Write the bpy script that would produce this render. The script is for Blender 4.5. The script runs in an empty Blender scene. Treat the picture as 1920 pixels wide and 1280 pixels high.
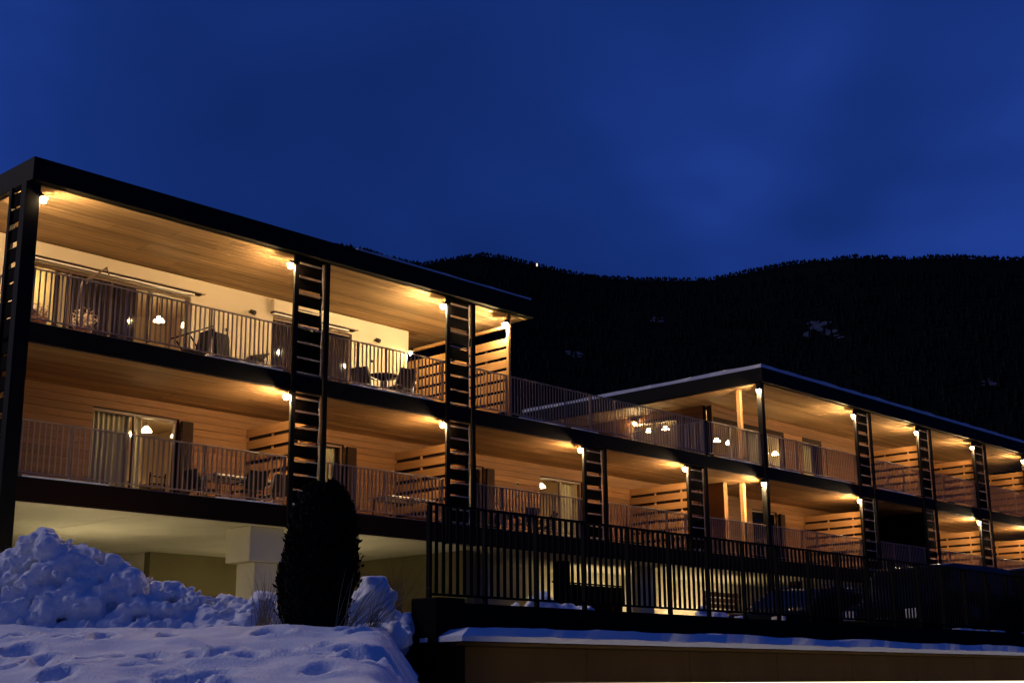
import bpy, bmesh, math, random
from mathutils import Vector, Matrix, noise
random.seed(7)
sc = bpy.context.scene
COL = sc.collection
PI = math.pi

# ------------------------------------------------------------------ camera
CAM = Vector((-11.801, -23.730, -3.893))
CR = Vector((0.6839, -0.7295, -0.0089)).normalized()
CW = Vector((0.7087, 0.6609, 0.2466)).normalized()
CU = CR.cross(CW).normalized()
cam_d = bpy.data.cameras.new('camera')
cam_d.sensor_width = 36.0
cam_d.lens = 2557.66 / 1920 * 36
cam_d.clip_start = 0.2
cam_d.clip_end = 9000
cam = bpy.data.objects.new('camera', cam_d)
COL.objects.link(cam)
M = Matrix((CR, CU, -CW)).transposed().to_4x4()
M.translation = CAM
cam.matrix_world = M
sc.camera = cam
AH = Vector((CR.x, CR.y, 0)).normalized()      # ground directions: across and away
DH = Vector((CW.x, CW.y, 0)).normalized()

# ------------------------------------------------------------------ sky, dusk light, exposure
sc.view_settings.view_transform = 'Standard'
sc.view_settings.look = 'None'
sc.view_settings.exposure = 0.0
sc.view_settings.gamma = 1.0
sc.view_settings.use_curve_mapping = False
SUN_EL, SUN_AZ = math.radians(-3.0), math.radians(329)
world = bpy.data.worlds.new('World'); sc.world = world
world.use_nodes = True
wn, wl = world.node_tree.nodes, world.node_tree.links
wn.clear()
w_out = wn.new('ShaderNodeOutputWorld'); w_bg = wn.new('ShaderNodeBackground')
w_sky = wn.new('ShaderNodeTexSky'); w_sky.sky_type = 'NISHITA'; w_sky.sun_disc = False
w_sky.sun_elevation = SUN_EL; w_sky.sun_rotation = SUN_AZ
w_sky.ozone_density = 6.0; w_sky.air_density = 1.0; w_sky.dust_density = 0.3
w_tc = wn.new('ShaderNodeTexCoord')
w_map = wn.new('ShaderNodeMapping'); w_map.inputs['Scale'].default_value = (1.0, 1.0, 1.5); w_map.inputs['Location'].default_value = (-2.62, 0.442, -1.30)
w_n1 = wn.new('ShaderNodeTexNoise'); w_n1.inputs['Scale'].default_value = 2.6
w_n1.inputs['Detail'].default_value = 3; w_n1.inputs['Roughness'].default_value = 0.45
w_n1.inputs['Distortion'].default_value = 0.4
w_cr = wn.new('ShaderNodeValToRGB')
w_cr.color_ramp.elements[0].position = 0.34; w_cr.color_ramp.elements[0].color = (0.0044, 0.0190, 0.116, 1)
w_cr.color_ramp.elements[1].position = 0.70; w_cr.color_ramp.elements[1].color = (0.0135, 0.046, 0.280, 1)
e = w_cr.color_ramp.elements.new(0.55); e.color = (0.0074, 0.0285, 0.176, 1)
w_mix = wn.new('ShaderNodeMix'); w_mix.data_type = 'RGBA'; w_mix.blend_type = 'ADD'
w_mix.inputs[0].default_value = 0.02      # share of the clear dusk sky behind the cloud
wl.new(w_tc.outputs['Generated'], w_map.inputs['Vector'])
wl.new(w_map.outputs[0], w_n1.inputs['Vector'])
wl.new(w_n1.outputs['Fac'], w_cr.inputs['Fac'])
wl.new(w_cr.outputs['Color'], w_mix.inputs[6])
wl.new(w_sky.outputs['Color'], w_mix.inputs[7])
wl.new(w_mix.outputs[2], w_bg.inputs['Color'])
w_bg.inputs['Strength'].default_value = 1.0
wl.new(w_bg.outputs[0], w_out.inputs['Surface'])

sun_d = bpy.data.lights.new('dusk_glow', 'SUN')
sun_d.energy = 0.66; sun_d.angle = math.radians(16); sun_d.color = (1.0, 0.87, 0.86)
sun = bpy.data.objects.new('dusk_glow', sun_d); COL.objects.link(sun)
sun.rotation_euler = Vector((0.42, -0.70, -0.55)).to_track_quat('-Z', 'Y').to_euler()

cy = sc.cycles
cy.use_denoising = True
cy.max_bounces = 8; cy.diffuse_bounces = 4; cy.glossy_bounces = 3; cy.transmission_bounces = 4; cy.transparent_max_bounces = 16
cy.sample_clamp_indirect = 6.0
cy.caustics_reflective = False; cy.caustics_refractive = False

# ------------------------------------------------------------------ materials
MATS = {}
def mat(name, col, rough=0.7, metal=0.0, var=0.0, noise_scale=None, noise_amt=0.25, stretch=(1, 1, 1), bump=0.0, bump_scale=None, spec=0.4, col2=None):
    m = bpy.data.materials.new(name); m.use_nodes = True
    n, l = m.node_tree.nodes, m.node_tree.links
    b = n['Principled BSDF']
    b.inputs['Roughness'].default_value = rough
    b.inputs['Metallic'].default_value = metal
    b.inputs['Specular IOR Level'].default_value = spec
    geo = n.new('ShaderNodeNewGeometry')
    mp = n.new('ShaderNodeMapping'); mp.inputs['Scale'].default_value = stretch
    l.new(geo.outputs['Position'], mp.inputs['Vector'])
    src = None
    rgb = n.new('ShaderNodeRGB'); rgb.outputs[0].default_value = (*col, 1); src = rgb.outputs[0]
    if noise_scale:
        nz = n.new('ShaderNodeTexNoise'); nz.inputs['Scale'].default_value = noise_scale
        nz.inputs['Detail'].default_value = 5; nz.inputs['Roughness'].default_value = 0.6
        l.new(mp.outputs[0], nz.inputs['Vector'])
        mx = n.new('ShaderNodeMix'); mx.data_type = 'RGBA'
        c2 = col2 or tuple(c * (1 - noise_amt * 1.6) for c in col)
        c1 = tuple(min(1, c * (1 + noise_amt)) for c in col)
        mx.inputs[6].default_value = (*c2, 1); mx.inputs[7].default_value = (*c1, 1)
        l.new(nz.outputs['Fac'], mx.inputs[0]); src = mx.outputs[2]
    if var:
        oi = n.new('ShaderNodeObjectInfo')
        mr = n.new('ShaderNodeMapRange'); mr.inputs['To Min'].default_value = 1 - var; mr.inputs['To Max'].default_value = 1 + var
        l.new(oi.outputs['Random'], mr.inputs['Value'])
        hs = n.new('ShaderNodeHueSaturation'); l.new(src, hs.inputs['Color']); l.new(mr.outputs[0], hs.inputs['Value'])
        src = hs.outputs[0]
    l.new(src, b.inputs['Base Color'])
    if bump:
        nb = n.new('ShaderNodeTexNoise'); nb.inputs['Scale'].default_value = bump_scale or 20
        nb.inputs['Detail'].default_value = 6
        l.new(mp.outputs[0], nb.inputs['Vector'])
        bp = n.new('ShaderNodeBump'); bp.inputs['Strength'].default_value = bump; bp.inputs['Distance'].default_value = 0.02
        l.new(nb.outputs['Fac'], bp.inputs['Height']); l.new(bp.outputs[0], b.inputs['Normal'])
    MATS[name] = m
    return m

def emit(name, col, strength):
    m = bpy.data.materials.new(name); m.use_nodes = True
    b = m.node_tree.nodes['Principled BSDF']
    b.inputs['Base Color'].default_value = (0.8, 0.8, 0.8, 1)
    b.inputs['Emission Color'].default_value = (*col, 1)
    b.inputs['Emission Strength'].default_value = strength
    return m

WARM = (1.0, 0.60, 0.235)
m_soffit = mat('soffit_wood', (0.43, 0.28, 0.14), 0.6, var=0.26, noise_scale=3.0, noise_amt=0.34, stretch=(0.35, 7, 7), bump=0.25, bump_scale=6, spec=0.12)
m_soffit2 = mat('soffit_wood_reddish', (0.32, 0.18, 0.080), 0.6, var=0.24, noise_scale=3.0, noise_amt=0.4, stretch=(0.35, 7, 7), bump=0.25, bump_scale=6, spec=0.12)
m_wallwood = mat('larch_boards', (0.19, 0.092, 0.038), 0.62, var=0.24, noise_scale=3.0, noise_amt=0.4, stretch=(0.4, 6, 8), bump=0.25, bump_scale=6, spec=0.12)
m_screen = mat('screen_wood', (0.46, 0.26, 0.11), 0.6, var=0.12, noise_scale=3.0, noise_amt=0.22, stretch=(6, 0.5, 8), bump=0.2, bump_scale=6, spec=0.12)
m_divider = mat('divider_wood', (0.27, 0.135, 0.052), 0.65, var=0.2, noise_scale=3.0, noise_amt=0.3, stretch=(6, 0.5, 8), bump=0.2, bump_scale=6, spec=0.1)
m_plaster = mat('cream_plaster', (0.58, 0.49, 0.35), 0.9, noise_scale=1.2, noise_amt=0.05, bump=0.15, bump_scale=60)
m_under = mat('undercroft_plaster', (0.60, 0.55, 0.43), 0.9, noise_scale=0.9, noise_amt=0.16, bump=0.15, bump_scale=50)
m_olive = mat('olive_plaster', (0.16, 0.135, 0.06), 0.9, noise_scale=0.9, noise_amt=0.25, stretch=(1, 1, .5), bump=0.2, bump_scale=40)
m_dark = mat('dark_steel_cladding', (0.006, 0.0055, 0.005), 0.7, spec=0.12, noise_scale=2, noise_amt=0.2)
m_darkwood = mat('dark_stained_boards', (0.0055, 0.0036, 0.0028), 0.85, spec=0.04, var=0.2, noise_scale=3, noise_amt=0.25, stretch=(0.6, 5, 7), bump=0.2, bump_scale=8)
m_fascia = mat('brown_fascia', (0.016, 0.006, 0.004), 0.75, spec=0.1, noise_scale=2, noise_amt=0.3, stretch=(0.3, 4, 4))
m_rail = mat('railing_metal', (0.30, 0.225, 0.18), 0.55, metal=0.0, spec=0.25, var=0.05)
m_fence = mat('fence_metal', (0.006, 0.005, 0.005), 0.8, spec=0.08)
m_frame = mat('window_frame_brown', (0.10, 0.055, 0.03), 0.5, noise_scale=4, noise_amt=0.2)
m_shutter = mat('shutter_dark', (0.022, 0.011, 0.007), 0.8, spec=0.1, noise_scale=3, noise_amt=0.2)
m_decking = mat('deck_boards', (0.48, 0.39, 0.29), 0.7, noise_scale=2, noise_amt=0.2, stretch=(0.5, 6, 6))
m_snow = mat('snow', (0.80, 0.82, 0.86), 0.75, noise_scale=2.0, noise_amt=0.03, bump=0.7, bump_scale=38, spec=0.2)
m_asphalt = mat('asphalt', (0.045, 0.043, 0.04), 0.9, noise_scale=2.0, noise_amt=0.2, bump=0.3, bump_scale=80)
m_ground = mat('valley_ground', (0.10, 0.11, 0.12), 0.95, noise_scale=0.05, noise_amt=0.3)
m_conc = mat('dark_concrete', (0.007, 0.006, 0.006), 0.95, spec=0.05, noise_scale=2, noise_amt=0.25, bump=0.3, bump_scale=25)
m_brownwall = mat('brown_render', (0.105, 0.060, 0.027), 0.9, noise_scale=1.1, noise_amt=0.38, stretch=(1, 1, .45), bump=0.35, bump_scale=45)
m_room = mat('room_plaster', (0.66, 0.52, 0.34), 0.9, noise_scale=1.5, noise_amt=0.05)
m_curtain = mat('linen_curtain', (0.52, 0.47, 0.32), 0.9, noise_scale=5, noise_amt=0.12, stretch=(6, 6, 0.3))
m_darkcurtain = mat('brown_curtain', (0.045, 0.025, 0.016), 0.9, noise_scale=5, noise_amt=0.2, stretch=(6, 6, 0.3))
m_leaf = mat('thuja_leaf', (0.005, 0.0065, 0.004), 0.85, noise_scale=5, noise_amt=0.35, spec=0.1)
m_bark = mat('bark', (0.06, 0.04, 0.028), 0.9, noise_scale=8, noise_amt=0.3)
m_straw = mat('dry_grass', (0.30, 0.22, 0.12), 0.9, var=0.15)
m_twig = mat('bare_twig', (0.10, 0.065, 0.04), 0.9)
m_forest = mat('spruce_forest', (0.006, 0.009, 0.009), 0.95, noise_scale=0.02, noise_amt=0.3, spec=0.05)
m_mount = mat('wooded_slope', (0.006, 0.008, 0.009), 1.0, noise_scale=0.01, noise_amt=0.3, spec=0.0)
m_thinsnow = mat('snow_under_trees', (0.075, 0.090, 0.13), 0.9, noise_scale=0.15, noise_amt=0.5, spec=0.0)
m_earth = mat('frozen_earth', (0.035, 0.026, 0.016), 0.95, noise_scale=6, noise_amt=0.4, bump=0.8, bump_scale=18, spec=0.05)
m_white = mat('white_lacquer', (0.75, 0.72, 0.66), 0.4)
m_grey = mat('grey_mesh_fabric', (0.035, 0.030, 0.026), 0.9, spec=0.05)
m_galv = mat('galvanised_steel', (0.55, 0.52, 0.48), 0.5, noise_scale=6, noise_amt=0.2)
m_alu = mat('brushed_aluminium', (0.45, 0.43, 0.40), 0.35, metal=0.8)
m_furn = mat('oak_furniture', (0.42, 0.27, 0.12), 0.55, noise_scale=4, noise_amt=0.2, stretch=(0.5, 4, 6))
m_flower = mat('pale_blossom', (0.62, 0.48, 0.32), 0.8, var=0.1)
m_pot = mat('terracotta', (0.25, 0.12, 0.07), 0.8, noise_scale=6, noise_amt=0.2)
m_carpaint = mat('black_car_paint', (0.003, 0.003, 0.003), 0.2, spec=0.03)
m_tyre = mat('tyre_rubber', (0.012, 0.012, 0.012), 0.9)
m_carglass = mat('car_glass', (0.004, 0.004, 0.005), 0.06, spec=0.08)
m_bulbs = [emit('lamp_globe_glass', (1.0, 0.675, 0.34), 4200), emit('lamp_globe_glass_dim', (1.0, 0.65, 0.31), 3100), emit('lamp_globe_glass_bright', (1.0, 0.70, 0.36), 5000)]
m_terr = emit('terrace_lamp_glass', (1.0, 0.66, 0.30), 900)
lamp_pick = random.Random(4)
m_pend = emit('pendant_glass', (1.0, 0.72, 0.38), 45)
m_cornerlamp = emit('corner_lamp_glass', (1.0, 0.68, 0.22), 260)
m_led = emit('led_strip', (1.0, 0.80, 0.45), 3.4)
m_flu = emit('batten_tube', (1.0, 0.82, 0.46), 100)
m_flu2 = emit('batten_tube_dim', (1.0, 0.80, 0.44), 95)
m_flu3 = emit('batten_tube_warm', (1.0, 0.74, 0.38), 42)
m_hut = emit('lit_hut_window', (1.0, 0.86, 0.72), 1.2)
m_headlamp = mat('headlamp_lens', (0.6, 0.6, 0.6), 0.1, spec=0.8)
m_tail = mat('tail_lamp_lens', (0.2, 0.01, 0.01), 0.2)

def glass_mat():
    m = bpy.data.materials.new('window_glass'); m.use_nodes = True
    n, l = m.node_tree.nodes, m.node_tree.links
    n.clear()
    o = n.new('ShaderNodeOutputMaterial'); mx = n.new('ShaderNodeMixShader')
    t = n.new('ShaderNodeBsdfTransparent'); t.inputs[0].default_value = (0.93, 0.93, 0.90, 1)
    g = n.new('ShaderNodeBsdfGlossy'); g.inputs['Roughness'].default_value = 0.03
    lw = n.new('ShaderNodeLayerWeight'); lw.inputs['Blend'].default_value = 0.5
    pw = n.new('ShaderNodeMath'); pw.operation = 'POWER'; pw.inputs[1].default_value = 4.0
    f = n.new('ShaderNodeMath'); f.operation = 'MULTIPLY_ADD'; f.inputs[1].default_value = 0.35; f.inputs[2].default_value = 0.015
    l.new(lw.outputs['Facing'], pw.inputs[0]); l.new(pw.outputs[0], f.inputs[0])
    l.new(f.outputs[0], mx.inputs[0]); l.new(t.outputs[0], mx.inputs[1]); l.new(g.outputs[0], mx.inputs[2])
    l.new(mx.outputs[0], o.inputs['Surface'])
    return m
m_glass = glass_mat()

# ------------------------------------------------------------------ helpers
WL = {}
def wloc(o): return WL.get(o.name, Vector((0, 0, 0))) if o else Vector((0, 0, 0))
def tag(o, label=None, cat=None, group=None, kind=None):
    if label: o['label'] = label
    if cat: o['category'] = cat
    if group: o['group'] = group
    if kind: o['kind'] = kind
    return o
def link(name, data, loc=(0, 0, 0), parent=None):
    o = bpy.data.objects.new(name, data); COL.objects.link(o)
    loc = Vector(loc)
    if parent:
        o.parent = parent; o.location = loc - wloc(parent)
    else:
        o.location = loc
    WL[o.name] = loc
    return o
def thing(name, label, cat, loc=(0, 0, 0), group=None):
    o = link(name, None, loc); o.empty_display_size = 0.2
    return tag(o, label, cat, group)
MC = {}
def box(name, p0, p1, m, parent=None, bev=0.0):
    d = tuple(round(abs(b - a), 4) for a, b in zip(p0, p1))
    c = tuple((a + b) / 2 for a, b in zip(p0, p1))
    key = (d, m.name, bev)
    me = MC.get(key)
    if me is None:
        bm = bmesh.new(); bmesh.ops.create_cube(bm, size=1)
        bmesh.ops.scale(bm, vec=d, verts=bm.verts)
        if bev: bmesh.ops.bevel(bm, geom=bm.edges[:], offset=min(bev, min(d) * 0.45), segments=1, affect='EDGES')
        me = bpy.data.meshes.new(name); bm.to_mesh(me); bm.free(); me.materials.append(m)
        MC[key] = me
    return link(name, me, c, parent)
def add_box(bm, p0, p1):
    g = bmesh.ops.create_cube(bm, size=1)
    c = [(a + b) / 2 for a, b in zip(p0, p1)]; d = [abs(b - a) for a, b in zip(p0, p1)]
    bmesh.ops.scale(bm, vec=d, verts=g['verts']); bmesh.ops.translate(bm, vec=c, verts=g['verts'])
def add_tube(bm, a, b, r0, r1=None, seg=8, caps=True):
    a, b = Vector(a), Vector(b); d = b - a; L = d.length
    if L < 1e-6: return
    q = Vector((0, 0, 1)).rotation_difference(d).to_matrix().to_4x4()
    mtx = Matrix.Translation((a + b) / 2) @ q
    bmesh.ops.create_cone(bm, cap_ends=caps, segments=seg, radius1=r0, radius2=r0 if r1 is None else r1, depth=L, matrix=mtx)
def add_lathe(bm, prof, c, seg=20):
    rings = []
    for r, z in prof:
        rings.append([bm.verts.new((c[0] + r * math.cos(2 * PI * k / seg), c[1] + r * math.sin(2 * PI * k / seg), c[2] + z)) for k in range(seg)])
    for i in range(len(rings) - 1):
        for k in range(seg):
            bm.faces.new((rings[i][k], rings[i][(k + 1) % seg], rings[i + 1][(k + 1) % seg], rings[i + 1][k]))
def mesh_from(name, bm, m, parent=None, smooth=False, loc=None):
    """bm is in world coordinates; the object sits at loc (or at the parent's origin)."""
    loc = Vector(loc) if loc is not None else wloc(parent)
    bmesh.ops.translate(bm, vec=-loc, verts=bm.verts)
    me = bpy.data.meshes.new(name); bm.to_mesh(me); bm.free()
    me.materials.append(m)
    if smooth:
        for p in me.polygons: p.use_smooth = True
    return link(name, me, loc, parent)
def pydata(name, vs, fs, m, parent=None, smooth=False):
    off = wloc(parent)
    me = bpy.data.meshes.new(name); me.from_pydata([tuple(Vector(v) - off) for v in vs] if parent else vs, [], fs)
    me.materials.append(m)
    if smooth:
        for p in me.polygons: p.use_smooth = True
    return link(name, me, off, parent)

# ------------------------------------------------------------------ levels of the building (metres, first balcony floor = 0)
F1, F2 = 0.0, 2.95
S1B, S2B = -0.467, 2.544
RB, RT = 5.69, 6.19
PARK = -3.3
XE = 50.0                       # far end of the building
YW1, YW2 = 3.0, 3.2             # back walls of the balconies

# ------------------------------------------------------------------ ground, mountain
def px_dir(u, v):
    return CW + CR * ((u - 960) / 2557.66) + CU * ((640 - v) / 2557.66)
vs, fs = [], []
for i in range(41):
    for j in range(41):
        vs.append((-3000 + i * 150, -3000 + j * 150, -6.2))
for i in range(40):
    for j in range(40):
        a = i * 41 + j; fs.append((a, a + 41, a + 42, a + 1))
tag(pydata('ground', vs, fs, m_ground), kind='structure')

ridge_px = [(-900, 560), (-400, 520), (0, 470), (300, 452), (520, 447), (650, 459), (690, 466), (730, 480), (790, 493), (830, 484), (905, 474), (960, 482), (1005, 493), (1060, 506),
            (1130, 517), (1250, 521), (1330, 520), (1400, 506), (1480, 490), (1550, 484), (1600, 478), (1700, 481), (1780, 477), (1850, 481), (1920, 482), (2200, 470), (2700, 500), (3300, 640)]
ridge = []
for u, v in ridge_px:
    d = px_dir(u, v); ridge.append((math.atan2(d.x, d.y), d.z / math.hypot(d.x, d.y)))
def ridge_tan(az):
    if az <= ridge[0][0]: return ridge[0][1]
    for (a0, t0), (a1, t1) in zip(ridge, ridge[1:]):
        if az <= a1:
            k = (az - a0) / (a1 - a0); return t0 + (t1 - t0) * k
    return ridge[-1][1]
RD = 2000.0
def ridge_dist(az): return RD + 140 * math.sin(az * 9)
def mount_z(az, D):
    R = ridge_dist(az); T = ridge_tan(az)
    s = (D - 260) / (R - 260)
    if s <= 0: return -6.5
    n = noise.noise(Vector((math.sin(az) * D * 0.004, math.cos(az) * D * 0.004, 0)))
    if s <= 1:
        h = T * R * (0.22 * s + 0.78 * s ** 1.7) + n * 26 * s * (1 - s) * 2
    else:
        h = T * R * (1 - 0.5 * (s - 1))
    return CAM.z - 2 + h * 1.0 + (2 if s > 0.999 else 2 * s)
NA, ND = 620, 60
az0, az1 = ridge[0][0] - 0.25, ridge[-1][0] + 0.25
vs, fs = [], []
for i in range(NA + 1):
    az = az0 + (az1 - az0) * i / NA
    for j in range(ND + 1):
        s = j / ND
        D = 260 + (ridge_dist(az) - 260) * s * 1.12
        vs.append((CAM.x + math.sin(az) * D, CAM.y + math.cos(az) * D, mount_z(az, D)))
for i in range(NA):
    for j in range(ND):
        a = i * (ND + 1) + j; fs.append((a, a + ND + 1, a + ND + 2, a + 1))
mountain = tag(pydata('mountain', vs, fs, m_mount, smooth=True), kind='structure')
# snow clearings lying on the slope, seen between the trees
def mount_hit(u, v):
    d = px_dir(u, v); az = math.atan2(d.x, d.y); t = d.z / math.hypot(d.x, d.y)
    lo = 300.0
    while lo < 2300:
        if mount_z(az, lo) > CAM.z + t * lo: return az, lo
        lo += 4
    return az, 1900
for (u, v, w, h, n) in [(1535, 612, 34, 16, 11), (1560, 632, 26, 20, 9), (1515, 630, 10, 8, 4), (1235, 598, 16, 12, 6), (1075, 672, 18, 22, 8), (1858, 720, 16, 10, 5)]:
    vs, fs = [], []
    for k in range(n):
        az, D = mount_hit(u + random.uniform(-.5, .5) * w, v + random.uniform(-.5, .5) * h)
        r = random.uniform(3.0, 7.0) * D / 1500
        b = len(vs)
        for q in range(9):
            a2 = 2 * PI * q / 9; rr = r * random.uniform(.5, 1.1)
            daz = rr * math.cos(a2) * 1.3 / D; dd = rr * math.sin(a2) * 1.6
            vs.append((CAM.x + math.sin(az + daz) * (D + dd), CAM.y + math.cos(az + daz) * (D + dd), mount_z(az + daz, D + dd) + 1.2))
        fs.append(tuple(range(b, b + 9)))
    pydata('snow_clearing', vs, fs, m_thinsnow, mountain)
# forest: one mass of spruces
vs, fs = [], []
def spruce(x, y, z, h, r):
    seg = 5; a0 = random.random() * 6
    for (zb, zt, rr) in ((0.05, 0.62, 1.0), (0.36, 1.0, 0.66)):
        b = len(vs); vs.append((x, y, z + zt * h))
        for k in range(seg):
            a = a0 + 2 * PI * k / seg
            vs.append((x + rr * r * math.cos(a), y + rr * r * math.sin(a), z + zb * h))
        for k in range(seg): fs.append((b, b + 1 + k, b + 1 + (k + 1) % seg))
for i in range(6000):      # the ridge line
    az = random.uniform(math.radians(20), math.radians(76)); D = ridge_dist(az) + random.uniform(-55, 12)
    h = random.uniform(2.2, 4.4) * (1.25 if random.random() < .06 else 1); spruce(CAM.x + math.sin(az) * D, CAM.y + math.cos(az) * D, mount_z(az, D) - 1.6, h + .8, h * random.uniform(.35, .65))
for i in range(9000):
    az = random.uniform(math.radians(18), math.radians(78)); D = 420 + (ridge_dist(az) - 520) * random.random() ** .6
    h = random.uniform(8, 15); spruce(CAM.x + math.sin(az) * D, CAM.y + math.cos(az) * D, mount_z(az, D) - 1.0, h, h * random.uniform(.2, .3))
tag(pydata('spruce_forest', vs, fs, m_forest), 'black spruce forest covering the mountain slope behind the hotel', 'forest', kind='stuff')

# parking level behind the fence
bm = bmesh.new()
add_box(bm, (-.46, -11.42, -6.1), (XE, 11.0, PARK)); add_box(bm, (-9.0, -8.6, -6.1), (-.47, 11.0, PARK - .004))
tag(mesh_from('parking_ground', bm, m_asphalt, loc=(0, 0, PARK)), kind='structure')

# snow bank in the foreground
def bank_edge(d): return -1.40 * d / 15.0
prints = []
rp = random.Random(3)
for k in range(40):
    prints.append((rp.uniform(-5.3, -1.3), rp.uniform(10.6, 14.9), rp.uniform(.07, .14), rp.uniform(.14, .24), rp.uniform(.09, .16)))
for k in range(14):          # a track of steps
    prints.append((-5.0 + k * .29, 12.3 + .22 * math.sin(k * 1.9) + k * .06, .10, .15, .10))
def snow_z(a, d):
    z = -5.35 + 0.14 * min(d, 15.2)
    if d > 15.2: z += 0.03 * (d - 15.2)
    z += 0.09 * noise.noise(Vector((a * 1.0, d * 1.1, 3))) + 0.045 * noise.noise(Vector((a * 2.0, d * 2.6, 9))) + 0.010 * noise.noise(Vector((a * 8, d * 6, 5)))
    for pa, pd, ra, rd, dp in prints:
        q = ((a - pa) / ra) ** 2 + ((d - pd) / rd) ** 2
        if q < 6:
            z -= dp * math.exp(-q * q * .8) - 0.22 * dp * math.exp(-(q - 2.4) ** 2 * 1.2)
    ed = bank_edge(d) + 0.10 * noise.noise(Vector((d * 1.5, 0, 7)))
    if a > ed - 0.25:
        t = a - (ed - 0.25); z -= 0.8 * t * t if t < 0.25 else 0.05 + 1.35 * (t - 0.25)
    return max(z, -6.12)
def P_ad(a, d, z): return CAM.x + AH.x * a + DH.x * d, CAM.y + AH.y * a + DH.y * d, z
vs, fs = [], []
A0, A1, NAa = -9.0, 4.0, 200
dl = [i * 0.35 for i in range(24)] + [8.4 + i * 0.055 for i in range(150)] + [16.65 + i * .25 for i in range(16)]
for i in range(NAa + 1):
    a = A0 + (A1 - A0) * i / NAa
    for d in dl: vs.append(P_ad(a, d, snow_z(a, d)))
nd = len(dl)
def a_of(i): return A0 + (A1 - A0) * i / NAa
used, ev, ef = set(), [], []
for i in range(NAa):
    for j in range(nd - 1):
        lim = bank_edge(dl[j]) + .30 + .16 * noise.noise(Vector((dl[j] * 2.3, 1.7, a_of(i))))
        q = i * nd + j
        if a_of(i) < lim: fs.append((q, q + nd, q + nd + 1, q + 1))
        if a_of(i) > bank_edge(dl[j]) - .1: ef.append((q, q + nd, q + nd + 1, q + 1))
tag(pydata('snow_ground', vs, fs, m_snow, smooth=True), kind='structure')
keep = sorted({k for f in ef for k in f}); remap = {k: n for n, k in enumerate(keep)}
ev = [(vs[k][0], vs[k][1], vs[k][2] - .05 + .03 * noise.noise(Vector(vs[k]) * 6)) for k in keep]
tag(pydata('earth_bank', ev, [tuple(remap[k] for k in f) for f in ef], m_earth, smooth=True), kind='structure')

# ------------------------------------------------------------------ hotel building
H = thing('hotel_building', 'long two-storey timber hotel with lit balconies and flat black roofs', 'building', (0, 0, PARK))
def slab(name, x0, x1, y0, y1, z0, z1, m, bev=.006): return box(name, (x0, y0, z0), (x1, y1, z1), m, H, bev)
# roofs
roofL = slab('roof', -0.02, 14.40, -0.14, 10.4, RB + 0.03, RT, m_dark)
roofR = slab('roof', 25.40, XE, -0.14, 10.6, RB + 0.03, RT, m_dark)
def snow_layer(name, x0, x1, y0, y1, z, h, seedv, parent=H, edge=.05):
    nx = max(8, int((x1 - x0) / .22)); ny = max(4, int((y1 - y0) / (.5 if edge < .06 else .08))); vs, fs = [], []
    for i in range(nx + 1):
        for j in range(ny + 1):
            x = x0 + (x1 - x0) * i / nx; y = y0 + (y1 - y0) * j / ny
            rim = i in (0, nx) or j in (0, ny)
            x2 = x; y2 = y
            if j == 0: y2 += edge * (noise.noise(Vector((x * 1.2, seedv, 0))) + .5 * noise.noise(Vector((x * 5, seedv, 2))))
            if i == 0: x2 += edge * noise.noise(Vector((y * 1.2, seedv, 5)))
            t = h * (1 + .25 * noise.noise(Vector((x * .8, y * .8, seedv)))) * ((.80 if edge < .06 else .35) if rim else 1) + (.018 * noise.noise(Vector((x * 4, y * 4, seedv + 3))) if edge >= .06 else 0)
            vs.append((x2, y2, z + t))
    b = len(vs)
    idx = [(i, 0) for i in range(nx + 1)] + [(nx, j) for j in range(1, ny + 1)] + [(i, ny) for i in range(nx - 1, -1, -1)] + [(0, j) for j in range(ny - 1, 0, -1)]
    top = [i * (ny + 1) + j for i, j in idx]
    for t in top: vs.append((vs[t][0], vs[t][1], z - .004))
    for i in range(nx):
        for j in range(ny):
            a = i * (ny + 1) + j; fs.append((a, a + ny + 1, a + ny + 2, a + 1))
    n = len(top)
    for k in range(n): fs.append((top[k], b + k, b + (k + 1) % n, top[(k + 1) % n]))
    return pydata(name, vs, fs, m_snow, parent)
snow_layer('roof_snow', 8.2, 14.30, -0.10, 10.2, RT, 0.075, 1.0)
snow_layer('roof_snow', 25.43, XE, -0.11, 10.5, RT, 0.15, 2.0)

def planks(parent, x0, x1, y0, y1, z0, z1, w, m, lens, name='plank', seedv=1):
    rr = random.Random(seedv); n = int(round((y1 - y0) / w)); w = (y1 - y0) / n
    for i in range(n):
        x = x0; first = True
        while x < x1 - .01:
            L = rr.choice(lens) * (rr.choice((.5, .75, 1)) if first else 1); first = False
            xe = min(x + L, x1)
            if x1 - xe < .8: xe = x1
            dz = rr.uniform(0, .004)
            box(name, (x + .002, y0 + i * w + .003, z0 - dz), (xe - .002, y0 + (i + 1) * w - .003, z1), m, parent, .004)
            x = xe
sofL = slab('soffit', 0.08, 14.3, 0.06, 9.9, RB + .022, RB + .028, m_shutter, 0)
planks(sofL, 0.10, 14.28, 0.02, 3.62, RB, RB + .02, .20, m_soffit, (4.8,), seedv=1)
planks(sofL, 12.95, 14.28, 3.64, 7.0, RB, RB + .02, .20, m_soffit, (4.8,), seedv=9)
sofR = slab('soffit', 25.5, XE, 0.06, 9.9, RB + .022, RB + .028, m_shutter, 0)
planks(sofR, 25.52, XE - .05, 0.02, 3.62, RB, RB + .02, .24, m_soffit, (6.2,), seedv=2)
planks(sofR, 25.52, 27.3, 3.64, 9.9, RB, RB + .02, .24, m_soffit, (6.2,), seedv=8)
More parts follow.
